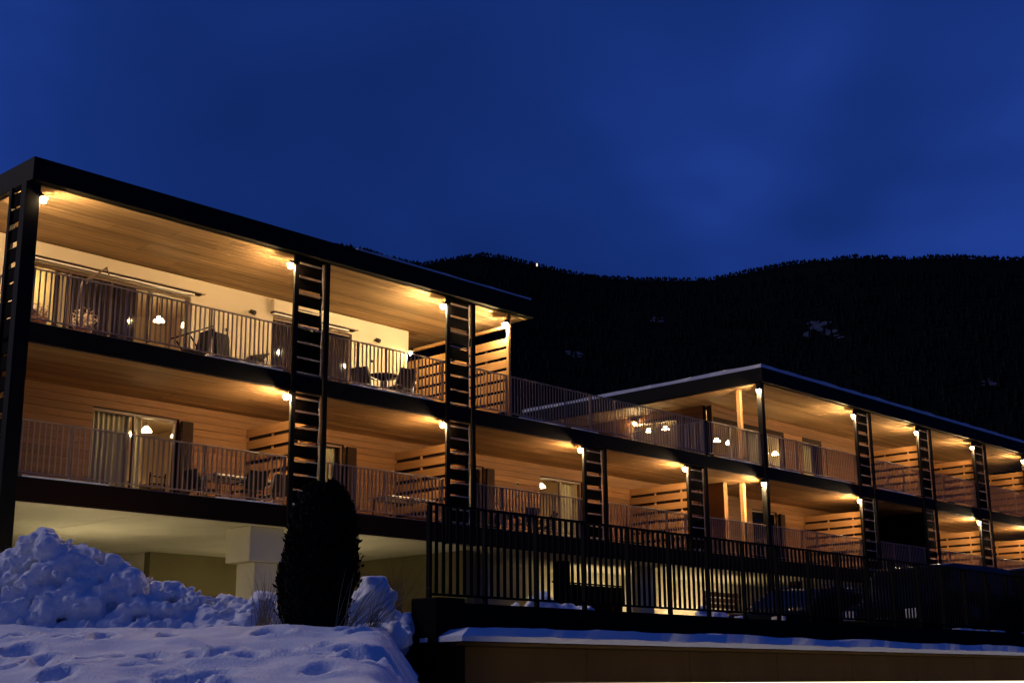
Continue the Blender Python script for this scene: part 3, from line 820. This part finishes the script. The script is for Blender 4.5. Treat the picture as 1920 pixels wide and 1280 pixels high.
# upper left balcony
t = thing('swing_chair', 'black tube-framed rocking chair beside the wide upper window', 'chair', (4.9, 1.5, D2), 'chairs on the balconies')
c = (4.9, 1.5, D2)
for s in (-.28, .28):
    bar_list('side_frame', [((-.45, s, .02), (.30, s, .02)), ((-.40, s, .02), (-.05, s, .55)), ((.25, s, .02), (-.30, s, .70)), ((-.50, s, .70), (.28, s, 1.05)), ((.28, s, 1.05), (.36, s, .60)), ((.36, s, .60), (.2, s, .02))], .018, m_dark, t, c, 0)
panel('seat', [(-.35, -.27, .42), (-.35, .27, .42), (.12, .27, .38), (.12, -.27, .38)], .02, m_grey, t, c, 0)
panel('backrest', [(.14, -.27, .40), (.14, .27, .40), (.30, .27, 1.0), (.30, -.27, 1.0)], .02, m_grey, t, c, 0)
c = (5.40, 1.1, D2)
t = thing('folded_chair', 'folded grey canvas chair standing by the railing, upper left balcony', 'chair', c, 'chairs on the balconies')
panel('canvas', [(-.20, 0, .08), (.16, 0, .08), (.20, .10, .86), (-.24, .10, .86)], .05, m_grey, t, c, .2)
bar_list('frame', [((-.22, -.02, 0), (-.26, .12, .92)), ((.18, -.02, 0), (.22, .12, .92)), ((-.26, .12, .9), (.22, .12, .9))], .016, m_dark, t, c, .2)
lounger((6.05, 1.5, D2), -1.2, 'black folding lounger left of the first lattice tower, upper balcony')
table((5.95, 2.45, D2), .9, .6, .55, 'low pale table behind the lounger on the upper left balcony', m_white)
lounger((7.7, 1.7, D2), -1.5, 'black lounger half hidden by the first lattice tower, upper balcony')
# plants and parasol
def plant(c, label, r=.32, h=.45):
    t = thing('potted_plant', label, 'plant', c)
    bm = bmesh.new(); add_lathe(bm, [(.001, 0), (.12, 0), (.17, .24), (.19, .24), (.19, .28), (.15, .28), (.001, .25)], c, 16); mesh_from('pot', bm, m_pot, t)
    vs, fs = [], []
    for k in range(260):
        v = Vector((random.gauss(0, 1), random.gauss(0, 1), random.gauss(0, .8))).normalized() * r * random.uniform(.4, 1)
        p = Vector(c) + Vector((0, 0, .28 + h * .5)) + v
        u1 = Vector((random.gauss(0, 1), random.gauss(0, 1), random.gauss(0, 1))).normalized() * .035; u2 = v.cross(u1).normalized() * .03
        b = len(vs); vs += [tuple(p - u1), tuple(p + u2), tuple(p + u1), tuple(p - u2)]; fs.append((b, b + 1, b + 2, b + 3))
    tag(pydata('blossoms', vs, fs, m_flower, t), kind='stuff')
    bm = bmesh.new()
    for k in range(7):
        a = k * .9; add_tube(bm, (c[0], c[1], c[2] + .25), (c[0] + .2 * math.cos(a), c[1] + .2 * math.sin(a), c[2] + .28 + h * .6), .008, .004, 5)
    mesh_from('stem', bm, m_twig, t)
plant((1.75, .75, D2), 'potted plant with pale blossoms in front of the upper left window', .28, .3)
plant((0.75, .7, D2), 'small pale potted plant beside the black corner post', .2, .25)
t = thing('parasol', 'folded brown parasol leaning in front of the upper left window', 'parasol', (1.95, 1.5, D2))
bm = bmesh.new(); add_tube(bm, (1.95, 1.5, D2), (2.02, 1.5, 4.35), .02, seg=8); add_tube(bm, (2.02, 1.5, 4.35), (2.62, 1.5, 4.88), .018, seg=8); add_tube(bm, (2.60, 1.5, 4.88), (2.68, 1.5, 4.72), .014, seg=6)
mesh_from('pole', bm, m_frame, t)
bm = bmesh.new(); add_tube(bm, (2.12, 1.5, 4.44), (2.42, 1.5, 4.70), .05, .02, 8); mesh_from('folded_canopy', bm, m_frame, t)
bm = bmesh.new(); add_lathe(bm, [(.001, 0), (.22, 0), (.22, .05), (.04, .08), (.03, .2), (.001, .2)], (1.95, 1.5, D2), 16); mesh_from('base', bm, m_dark, t)
# kitchen cabinet seen through the window
t = thing('kitchen_cabinet', 'light oak cabinet behind the upper left window beside the corner post', 'cabinet', (1.95, 4.9, F2 + .02))
box('carcass', (1.3, 4.75, F2 + .02), (2.55, 5.3, 4.55), m_furn, t, .01)
for k in range(2):
    box('door', (1.32 + k * .62, 4.73, F2 + .1), (1.92 + k * .62, 4.748, 3.75), m_shutter, t, .005)
    box('shelf_front', (1.32 + k * .62, 4.73, 3.95), (1.92 + k * .62, 4.748, 4.2), m_furn, t, .005)
# upper second bay: round table and chairs
c = (10.35, 1.35, D2)
t = thing('round_table', 'small round table with chairs by the slatted screen, upper balcony', 'table', c, 'tables on the balconies')
bm = bmesh.new(); add_lathe(bm, [(.001, .72), (.40, .72), (.40, .75), (.001, .75)], c, 24); mesh_from('table_top', bm, m_grey, t)
bm = bmesh.new(); add_tube(bm, c, (c[0], c[1], c[2] + .72), .03); add_lathe(bm, [(.001, 0), (.25, 0), (.25, .02), (.001, .03)], c, 18); mesh_from('pedestal', bm, m_dark, t)
armchair((9.65, 1.2, D2), PI / 2 + .3, 'pale-framed garden chair left of the round table, upper balcony', metal=m_alu)
armchair((10.30, .72, D2), PI, 'pale-framed garden chair in front of the round table, upper balcony', metal=m_alu)
armchair((11.0, 1.5, D2), -PI / 2, 'pale-framed garden chair right of the round table, upper balcony', metal=m_alu)
armchair((10.6, 2.05, D2), 0, 'pale-framed garden chair behind the round table, upper balcony', metal=m_alu)
# lower balconies
table((6.35, 1.75, D1), 1.7, .85, .74, 'white-topped dining table on the lower left balcony', m_white)
armchair((5.25, 1.45, D1), PI / 2, 'dark garden chair left of the white table, lower left balcony')
armchair((6.1, .95, D1), PI, 'dark garden chair in front of the white table, lower left balcony')
armchair((6.9, .95, D1), PI - .2, 'dark garden chair near the lattice tower, lower left balcony', metal=m_alu)
table((11.35, 1.7, D1), 1.5, .8, .74, 'white-topped table on the lower balcony by the slatted screen', m_white)
armchair((15.1, 1.0, D1), PI, 'left one of two dark garden chairs on the third lower balcony')
armchair((16.1, 1.2, D1), PI + .5, 'right one of two dark garden chairs on the third lower balcony')
table((15.6, 1.9, D1), .8, .8, .72, 'small table between the chairs on the third lower balcony', m_grey)
# chair and dining tables inside the lit rooms
def dining(c, label, lab2):
    t = thing('dining_table', label, 'table', c, 'dining tables in the rooms')
    panel('table_top', [(-.7, -.4, .73), (.7, -.4, .73), (.7, .4, .73), (-.7, .4, .73)], .04, m_furn, t, c, 0)
    for sx in (-.62, .62):
        for sy in (-.32, .32): box('leg', (c[0] + sx - .03, c[1] + sy - .03, c[2]), (c[0] + sx + .03, c[1] + sy + .03, c[2] + .73), m_furn, t)
    q = (c[0] + .1, c[1] - .25, c[2]); t = thing('ladder_back_chair', lab2, 'chair', q, 'chairs in the rooms')
    bar_list('leg', [((-.2, -.2, 0), (-.2, -.24, 1.0)), ((.2, -.2, 0), (.2, -.24, 1.0)), ((-.2, .2, 0), (-.2, .2, .45)), ((.2, .2, 0), (.2, .2, .45))], .018, m_shutter, t, q, 0)
    for z in (.6, .75, .92): bar_list('back_rung', [((-.2, -.23, z), (.2, -.23, z))], .016, m_shutter, t, q, 0)
    panel('seat', [(-.21, -.21, .44), (.21, -.21, .44), (.21, .21, .44), (-.21, .21, .44)], .03, m_shutter, t, q, 0)
dining((5.4, 4.45, F2 + .02), 'oak dining table under the pendants in the upper left room', 'ladder-back chair seen through the upper left window')
dining((5.4, 4.15, F1 + .02), 'oak dining table under the pendants in the lower left room', 'ladder-back chair seen through the lower left door')
# small unlit fittings on the walls
def spot(x, z, y, label, kind=0):
    t = thing('wall_spotlight' if kind == 0 else 'socket_box', label, 'spotlight' if kind == 0 else 'socket', (x, y, z))
    if kind == 0:
        bm = bmesh.new(); add_tube(bm, (x, y, z), (x, y - .05, z), .04, seg=12); mesh_from('mount', bm, m_alu, t)
        bm = bmesh.new(); add_tube(bm, (x, y - .05, z + .01), (x + .05, y - .16, z - .05), .05, .06, 12); mesh_from('head', bm, m_grey, t)
    else:
        box('plate', (x - .06, y - .012, z - .05), (x + .06, y, z + .05), m_alu, t, .004); box('cover', (x - .04, y - .035, z - .035), (x + .04, y - .013, z + .035), m_grey, t, .006)
spot(7.55, 5.20, YW2, 'unlit swivel spotlight high on the cream wall between the upper windows')
spot(11.65, 5.22, YW2, 'unlit swivel spotlight on the cream wall near its right end')
spot(6.9, 4.62, YW2, 'small grey socket box on the cream wall beside the wide window', 1)
spot(11.55, 4.62, YW2, 'small grey socket box on the cream wall near its right end', 1)
spot(17.0, 1.85, YW1 - .004, 'upper of two small sockets on the lower wooden wall', 1)
spot(17.0, 1.50, YW1 - .004, 'lower of two small sockets on the lower wooden wall', 1)

# ------------------------------------------------------------------ retaining wall, ledge, fence
FY = -11.39
RW = thing('retaining_wall', 'dark retaining wall below the metal fence, snow on its ledge', 'wall', (8, -11.7, -6.1))
box('parapet', (-.42, -11.62, -3.34), (30, -11.43, -2.86), m_conc, RW, .01)
box('end_block', (-.46, -11.9, -6.1), (.02, -11.44, -2.83), m_conc, RW, .015)
box('ledge', (-.40, -12.16, -3.385), (30, -11.63, -3.346), m_brownwall, RW, .008)
for k in range(13): box('wall_panel', (.08 + k * 2.3, -11.80, -6.1), (.08 + (k + 1) * 2.3 - .005, -11.60, -3.387), m_brownwall, RW, .008)
sl = snow_layer('ledge_snow', -.47, 30, -12.31, -11.62, -3.345, .175, 7.0, RW, edge=.07)
L = thing('light_strip', 'long lit strip at the foot of the brown wall', 'lamp', (8, -12.75, -3.85))
box('diffuser', (.25, -12.80, -3.900), (29.5, -12.72, -3.832), m_led, L)
box('channel', (.2, -12.82, -3.99), (29.6, -11.81, -3.902), m_dark, L)

FE = thing('metal_fence', 'black vertical-bar metal fence on the retaining wall', 'fence', (5.5, FY, -2.86))
FX0, FX1 = -.13, 24.0
box('top_rail', (FX0, FY - .025, -1.66), (FX1, FY + .025, -1.63), m_fence, FE, .004)
box('bottom_rail', (FX0, FY - .02, -2.77), (FX1, FY + .02, -2.74), m_fence, FE, .004)
n = int((FX1 - FX0) / .123)
for i in range(n + 1):
    x = FX0 + .02 + i * .123
    if i % 8 == 0: box('post', (x - .022, FY - .03, -2.88), (x + .022, FY + .03, -1.662), m_fence, FE)
    else: box('bar', (x - .024, FY - .008, -2.738), (x + .024, FY + .008, -1.662), m_fence, FE)

for k, (p, q) in enumerate(((13.8, 14.5), (14.7, 15.1), (15.4, 15.9), (17.0, 17.6))):
    snow_layer('parapet_snow', p, q, -11.60, -11.46, -2.861, .035, 60 + k, RW, edge=.02)
# ------------------------------------------------------------------ snow heaps
def snow_heap(name, label, blobs, voxel=.045, amp=.05):
    bm = bmesh.new(); bmesh.ops.create_icosphere(bm, subdivisions=2, radius=1.0)
    iv = [v.co.copy() for v in bm.verts]; jf = [[v.index for v in f.verts] for f in bm.faces]; bm.free()
    bm = bmesh.new(); bmesh.ops.create_cube(bm, size=1.5)
    cv = [v.co.copy() for v in bm.verts]; cf = [[v.index for v in f.verts] for f in bm.faces]; bm.free()
    vs, fs = [], []
    for (p, r) in blobs:
        mtx = Matrix.Translation(p) @ Matrix.Rotation(random.random() * 6, 4, 'Z') @ Matrix.Rotation(random.random() * 3, 4, 'X') @ Matrix.Diagonal((r * random.uniform(.8, 1.25), r * random.uniform(.8, 1.2), r * random.uniform(.7, 1.1), 1))
        V, F = (cv, cf) if (r > .07 and random.random() < .4) else (iv, jf)
        b = len(vs); vs += [tuple(mtx @ v) for v in V]; fs += [[b + k for k in f] for f in F]
    me = bpy.data.meshes.new('tmp'); me.from_pydata(vs, [], fs)
    o = bpy.data.objects.new('tmp', me); COL.objects.link(o)
    r = o.modifiers.new('r', 'REMESH'); r.mode = 'VOXEL'; r.voxel_size = voxel
    s = o.modifiers.new('s', 'SMOOTH'); s.factor = .4; s.iterations = 1
    dg = bpy.context.evaluated_depsgraph_get(); dg.update()
    m2 = bpy.data.meshes.new_from_object(o.evaluated_get(dg))
    bpy.data.objects.remove(o)
    cos = [v.co.copy() for v in m2.vertices]; nrm = [v.normal.copy() for v in m2.vertices]; flat = []
    for q, nn in zip(cos, nrm):
        dv = noise.voronoi(q * 4.5)[0]
        flat += list(q + nn * (amp * 1.3 * min(.6, dv[1] - dv[0]) - amp * .3 + amp * .7 * noise.noise(q * 3.2) + amp * .55 * noise.noise(q * 8) + amp * .35 * noise.noise(q * 17)))
    m2.vertices.foreach_set('co', flat); m2.update()
    m2.materials.clear(); m2.materials.append(m_snow)
    for p in m2.polygons: p.use_smooth = True
    m2.name = name
    return tag(link(name, m2), label, 'snow heap', 'snow heaps by the undercroft')
def W(u, v, D):
    return CAM + px_dir(u, v) * D
def heap_blobs(outline, D0, D1, rmin, rmax, n, base_v, rs):
    """blobs filling a heap whose crest follows the outline (picture units at depth D), thick from D0 to D1"""
    out = []
    u0, u1 = outline[0][0], outline[-1][0]
    def crest(u):
        for (a, p), (b, q) in zip(outline, outline[1:]):
            if u <= b: return p + (q - p) * (u - a) / (b - a)
        return outline[-1][1]
    Dm = (D0 + D1) / 2
    for k in range(n):
        u = rs.uniform(u0, u1); t = rs.random(); s = rs.uniform(-1, 1)
        c = crest(u)
        hfac = 1 - s * s * .9 if s > 0 else 1 - s * s * .95
        r = rs.uniform(rmin, rmax) * (1 if t < .7 else .8)
        hpx = (base_v - c) * hfac
        v = base_v - max(0, hpx - r * 2557 / Dm * .75) * (t ** .45)
        out.append((W(u, v, Dm + s * (D1 - D0) / 2), r))
    return out
rs = random.Random(11)
big = [(-260, 1040), (-120, 1010), (0, 1030), (30, 1005), (60, 985), (85, 972), (110, 985), (135, 1008), (160, 1025), (195, 1020), (220, 1030), (240, 1040), (262, 1060), (282, 1074), (312, 1086), (345, 1092), (380, 1106), (420, 1116), (460, 1112), (490, 1102), (520, 1118)]
b1 = heap_blobs(big, 15.6, 17.8, .12, .26, 230, 1195, rs) + heap_blobs(big, 15.7, 17.6, .05, .11, 520, 1195, rs) + heap_blobs(big, 15.5, 17.6, .03, .06, 700, 1197, rs)
# a solid core so that no hollows show
for u in range(-240, 520, 30):
    c = max(p for (q, p) in big if abs(q - u) < 75)
    for v in range(int(c) + 45, 1200, 30): b1.append((W(u, v, 16.8), .30))
    b1.append((W(u + 8, 1180, 16.1), .20)); b1.append((W(u - 7, 1186, 15.7), .14))
snow_heap('snow_heap', 'big lumpy snow heap at the left in front of the undercroft', b1, .030, .05)
b2 = heap_blobs([(652, 1110), (675, 1080), (705, 1078), (732, 1092), (740, 1130), (752, 1150)], 16.2, 17.2, .08, .16, 60, 1215, rs)
for v in range(1110, 1215, 20): b2.append((W(700, v, 16.7), .22))
snow_heap('snow_heap', 'tall snow block right behind the dark conifer', b2, .035, .035)
b3 = heap_blobs([(732, 1168), (748, 1147), (764, 1140), (774, 1158)], 16.2, 16.6, .05, .09, 60, 1200, rs)
for u in range(640, 762, 11):
    for v in (1184, 1198): b3.append((W(u, v + rs.uniform(-4, 4), 16.0 + rs.uniform(-.2, .2)), rs.uniform(.08, .14)))
snow_heap('snow_heap', 'low snow mound between the conifer and the dark wall end', b3, .03, .03)
b4 = heap_blobs([(955, 1132), (975, 1122), (1000, 1106), (1018, 1100), (1034, 1108), (1042, 1122), (1075, 1130), (1115, 1138)], 20.4, 21.4, .05, .10, 160, 1190, rs) + [(W(1016, v, 20.9), .14) for v in range(1118, 1190, 14)] + [(W(u, 1150, 20.9), .13) for u in range(965, 1110, 14)]
snow_heap('snow_heap', 'low snow heap behind the metal fence', b4, .04, .03)
b5 = heap_blobs([(1285, 1150), (1320, 1130), (1350, 1138), (1400, 1160)], 23, 24, .08, .16, 40, 1185, rs)
snow_heap('snow_heap', 'small bluish snow heap behind the fence near the parked car', b5, .04, .03)

# ------------------------------------------------------------------ conifer, grass, shrub, hedge
def leaf_cloud(points, size, rnd, up=.8):
    vs, fs = [], []
    for p, nrm in points:
        t = (Vector((rnd.gauss(0, .35), rnd.gauss(0, .35), up)) + nrm * .35).normalized()
        s = t.cross(nrm + Vector((rnd.gauss(0, .4), rnd.gauss(0, .4), 0))).normalized()
        L = size * rnd.uniform(.6, 1.5); w = size * rnd.uniform(.25, .5)
        b = len(vs); vs += [tuple(p), tuple(p + t * L * .5 + s * w), tuple(p + t * L), tuple(p + t * L * .5 - s * w)]; fs.append((b, b + 1, b + 2, b + 3))
    return vs, fs
rt = random.Random(5)
TB = W(586, 1188, 15.3); TH = 1.66; TR = .425
tree = thing('conifer_tree', 'dark columnar conifer standing in the snow before the hotel', 'tree', TB)
bm = bmesh.new(); add_tube(bm, TB + Vector((0, 0, -.15)), TB + Vector((0, 0, .5)), .06, .05, 8); add_tube(bm, TB + Vector((0, 0, .5)), TB + Vector((.02, .02, TH * .9)), .05, .01, 8)
for k in range(26):
    a = rt.random() * 6.3; z = .15 + 1.2 * rt.random(); add_tube(bm, TB + Vector((0, 0, z)), TB + Vector((.3 * math.cos(a), .3 * math.sin(a), z + .35)), .012, .004, 5)
mesh_from('trunk', bm, m_bark, tree)
def prof(t):
    k = [(0, .70), (.12, .86), (.35, 1.0), (.55, .93), (.75, .78), (.88, .66), (.96, .50), (1.0, .22)]
    for (p, q), (p2, q2) in zip(k, k[1:]):
        if t <= p2: return q + (q2 - q) * (t - p) / (p2 - p)
    return .05
pts = []
for k in range(15000):
    t = rt.random() ** .9; a = rt.random() * 2 * PI
    lobe = 1 + .10 * noise.noise(Vector((math.cos(a) * 1.6, math.sin(a) * 1.6, t * 4))) + .05 * math.sin(a * 5 + t * 9)
    r = TR * prof(t) * lobe * (1 - .35 * rt.random() ** 2) * (1.10 if rt.random() < .06 else 1)
    nrm = Vector((math.cos(a), math.sin(a), .2)).normalized()
    pts.append((TB + Vector((r * math.cos(a) + .10 * t, r * math.sin(a) - .06 * t, t * TH * (1 + .02 * math.sin(a * 3)))), nrm))
vs, fs = leaf_cloud(pts, .06, rt)
tag(pydata('crown', vs, fs, m_leaf, tree), kind='stuff')
bm = bmesh.new(); add_lathe(bm, [(.001, .02)] + [(TR * .72 * prof(t / 20), TH * t / 20) for t in range(1, 20)] + [(.001, TH * .97)], TB, 16); mesh_from('inner_foliage', bm, m_leaf, tree)

def tuft(u, v, D, n, h, spread, m, label, cat='grass', lean=(0, 0)):
    c = W(u, v, D); vs, fs = [], []
    for k in range(n):
        a = rt.random() * 6.3; b0 = c + Vector((rt.gauss(0, .05), rt.gauss(0, .05), -.05)); L = h * rt.uniform(.5, 1.1)
        dirv = Vector((math.cos(a) * spread * rt.random() + lean[0], math.sin(a) * spread * rt.random() + lean[1], 1)).normalized()
        side = dirv.cross(Vector((DH.x, DH.y, 0))).normalized() * .0045
        prev = None
        for s in range(5):
            q = s / 4; p = b0 + dirv * L * q + Vector((dirv.x, dirv.y, -.35)) * (L * .35 * q * q)
            w = side * (1 - q * .8); i0 = len(vs); vs += [tuple(p - w), tuple(p + w)]
            if prev is not None: fs.append((prev, prev + 1, i0 + 1, i0))
            prev = i0
    o = pydata('dry_grass_tuft' if cat == 'grass' else 'bare_shrub', vs, fs, m); tag(o, label, cat)
tuft(492, 1165, 15.6, 34, .75, .45, m_straw, 'dry grass tuft left of the dark conifer')
tuft(520, 1178, 15.2, 24, .4, .6, m_straw, 'short dry grass at the left foot of the conifer')
tuft(640, 1188, 15.0, 30, .85, .6, m_straw, 'long dry stalks at the right foot of the conifer', lean=(.35, -.3))
tuft(690, 1175, 15.6, 26, .7, .7, m_straw, 'dry stalks bending over the snow right of the conifer', lean=(.4, -.2))
tuft(745, 1150, 17.5, 22, .9, .55, m_twig, 'bare thin shrub behind the snow block', 'shrub')

# ------------------------------------------------------------------ parked car
def car(c, label):
    t = thing('parked_car', label, 'car', c, 'cars in the parking area')
    X, Y, Z = c
    side = [(-2.25, .35), (-2.28, .62), (-2.15, .86), (-1.35, .98), (-.55, 1.42), (.2, 1.50), (1.35, 1.46), (1.95, 1.02), (2.22, .92), (2.25, .40), (2.1, .26), (-2.1, .24)]
    bm = bmesh.new(); rows = []
    for w, top in ((-.88, 0), (-.80, 1), (.80, 1), (.88, 0)):
        row = []
        for (x, z) in side:
            k = max(0, z - .95) / .55
            y = w * (1 - .22 * k)
            row.append(bm.verts.new((X + x * (1 if top else .985), Y + y, Z + z + (.02 if top and z > .9 else 0))))
        rows.append(row)
    n = len(side)
    for r in range(3):
        for k in range(n): bm.faces.new((rows[r][k], rows[r][(k + 1) % n], rows[r + 1][(k + 1) % n], rows[r + 1][k]))
    bm.faces.new(rows[0]); bm.faces.new(list(reversed(rows[3])))
    bmesh.ops.recalc_face_normals(bm, faces=bm.faces[:])
    bmesh.ops.bevel(bm, geom=bm.edges[:], offset=.03, segments=2, affect='EDGES')
    mesh_from('body', bm, m_carpaint, t, smooth=True)
    for s in (-1, 1):
        for pts in ([(-1.12, 1.02), (-.5, 1.38), (-.02, 1.42), (-.02, 1.0)], [(.06, 1.0), (.06, 1.42), (.75, 1.41), (.75, 1.0)], [(.83, 1.0), (.83, 1.40), (1.25, 1.38), (1.6, 1.06)]):
            vs = []
            for dy in (0, .012):
                for (x, z) in pts:
                    k = max(0, z - .95) / .55; vs.append((X + x, Y + s * (.88 * (1 - .22 * k) + .006 + dy), Z + z))
            pydata('side_window', vs, [(0, 1, 2, 3), (7, 6, 5, 4), (0, 4, 5, 1), (1, 5, 6, 2), (2, 6, 7, 3), (3, 7, 4, 0)], m_carglass, t)
    pydata('windscreen', [(X - 1.33, Y - .70, Z + 1.03), (X - 1.33, Y + .70, Z + 1.03), (X - .60, Y + .60, Z + 1.43), (X - .60, Y - .60, Z + 1.43)], [(0, 1, 2, 3)], m_carglass, t)
    for wx in (-1.40, 1.38):
        for s in (-1, 1):
            bm = bmesh.new(); add_tube(bm, (X + wx, Y + s * .70, Z + .32), (X + wx, Y + s * .90, Z + .32), .32, seg=24); w = mesh_from('wheel', bm, m_tyre, t)
            bm = bmesh.new(); add_tube(bm, (X + wx, Y + s * .895, Z + .32), (X + wx, Y + s * .908, Z + .32), .20, seg=10); mesh_from('rim', bm, m_alu, w)
    for s in (-1, 1):
        box('headlight', (X - 2.27, Y + s * .62 - .16, Z + .66), (X - 2.18, Y + s * .62 + .16, Z + .80), m_headlamp, t, .02)
        box('tail_light', (X + 2.17, Y + s * .70 - .1, Z + .75), (X + 2.25, Y + s * .70 + .1, Z + .9), m_tail, t, .02)
        box('wing_mirror', (X - .95, Y + s * .98 - .08, Z + .98), (X - .82, Y + s * .98 + .08, Z + 1.1), m_carpaint, t, .02)
        for k in range(1): bm = bmesh.new(); add_tube(bm, (X - .4, Y + s * .58, Z + 1.54), (X + 1.2, Y + s * .58, Z + 1.52), .018, seg=6); mesh_from('roof_rail', bm, m_alu, t)
car((15.0, -7.6, PARK + .001), 'black estate car parked behind the fence, left of the vans')
def van(c, label, L=4.9, Hh=2.0):
    t = thing('parked_van', label, 'van', c, 'cars in the parking area')
    X, Y, Z = c; h = L / 2
    side = [(-h, .35), (-h - .03, .75), (-h + .12, .98), (-h + .75, 1.12), (-h + 1.35, Hh - .12), (-h + 1.9, Hh), (h - .5, Hh + .02), (h - .12, Hh - .08), (h, 1.1), (h + .02, .4), (h - .15, .26), (-h + .15, .24)]
    def wid(z): return .96 * (1 - .13 * max(0, z - 1.0) / (Hh - 1))
    bm = bmesh.new(); rows = []
    for w, k in ((-1, .99), (-.9, 1), (.9, 1), (1, .99)):
        rows.append([bm.verts.new((X + x * k, Y + w * wid(z), Z + z + (.025 if abs(w) < 1 and z > 1.5 else 0))) for (x, z) in side])
    n = len(side)
    for q in range(3):
        for k in range(n): bm.faces.new((rows[q][k], rows[q][(k + 1) % n], rows[q + 1][(k + 1) % n], rows[q + 1][k]))
    bm.faces.new(rows[0]); bm.faces.new(list(reversed(rows[3])))
    bmesh.ops.recalc_face_normals(bm, faces=bm.faces[:])
    bmesh.ops.bevel(bm, geom=bm.edges[:], offset=.035, segments=2, affect='EDGES')
    mesh_from('body', bm, m_carpaint, t, smooth=True)
    for s in (-1, 1):
        for (x0, x1, cut) in ((-h + 1.0, -h + 1.95, .55), (-h + 2.05, -h + 3.2, 0), (-h + 3.3, h - .35, 0)):
            pts = [(x0, 1.12), (x0 + cut, Hh - .2), (x1, Hh - .2), (x1, 1.12)]
            vs = [(X + x, Y + s * (wid(z) + .004 + dy), Z + z) for dy in (0, .01) for (x, z) in pts]
            pydata('side_window', vs, [(0, 1, 2, 3), (7, 6, 5, 4), (0, 4, 5, 1), (1, 5, 6, 2), (2, 6, 7, 3), (3, 7, 4, 0)], m_carglass, t)
        box('headlight', (X - h - .05, Y + s * .72 - .15, Z + .72), (X - h + .05, Y + s * .72 + .15, Z + .92), m_headlamp, t, .02)
        box('wing_mirror', (X - h + .95, Y + s * 1.06 - .1, Z + 1.1), (X - h + 1.1, Y + s * 1.06 + .1, Z + 1.32), m_carpaint, t, .02)
        box('tail_light', (X + h - .04, Y + s * .82 - .06, Z + .8), (X + h + .05, Y + s * .82 + .06, Z + 1.3), m_tail, t, .01)
        box('door_handle', (X - h + 1.75, Y + s * (wid(1.0) + .005) - .012, Z + .98), (X - h + 1.92, Y + s * (wid(1.0) + .005) + .012, Z + 1.01), m_alu, t)
        for wx in (-h + .95, h - .95):
            bm = bmesh.new(); add_tube(bm, (X + wx, Y + s * .78, Z + .34), (X + wx, Y + s * .97, Z + .34), .34, seg=24); w = mesh_from('wheel', bm, m_tyre, t)
            bm = bmesh.new(); add_tube(bm, (X + wx, Y + s * .965, Z + .34), (X + wx, Y + s * .978, Z + .34), .21, seg=10); mesh_from('rim', bm, m_alu, w)
    pydata('windscreen', [(X - h + .80, Y - .78, Z + 1.16), (X - h + .80, Y + .78, Z + 1.16), (X - h + 1.33, Y + .70, Z + Hh - .10), (X - h + 1.33, Y - .70, Z + Hh - .10)], [(0, 1, 2, 3)], m_carglass, t)
van((16.75, -9.7, PARK + .001), 'black van parked behind the fence, nearer of the two', 4.9, 1.92)
van((22.0, -9.5, PARK + .001), 'black van parked at the right edge, farther of the two', 4.9, 2.15)

# ------------------------------------------------------------------ hut on the ridge
az, _ = mount_hit(1005, 489); D = ridge_dist(az) - 30
hp = Vector((CAM.x + math.sin(az) * D, CAM.y + math.cos(az) * D, mount_z(az, D) - .5))
hut = thing('mountain_hut', 'tiny hut with a lit window on the mountain ridge', 'hut', hp)
dv = Vector((-math.sin(az), -math.cos(az), 0)); rv = Vector((dv.y, -dv.x, 0))
def hb(name, a0, a1, b0, b1, z0, z1, m, parent=hut):
    bm = bmesh.new()
    add_box(bm, (a0, b0, z0), (a1, b1, z1))
    for v in bm.verts: v.co = hp + rv * v.co.x + dv * v.co.y + Vector((0, 0, v.co.z))
    return mesh_from(name, bm, m, parent)
hb('wall', -5, 5, -3, 3, 0, 6.5, m_forest)
hb('roof', -5.8, 5.8, -3.8, 3.8, 6.52, 7.2, m_snow)
hb('window', -2.2, 0.2, 3.02, 3.2, 1.5, 6.3, m_hut)
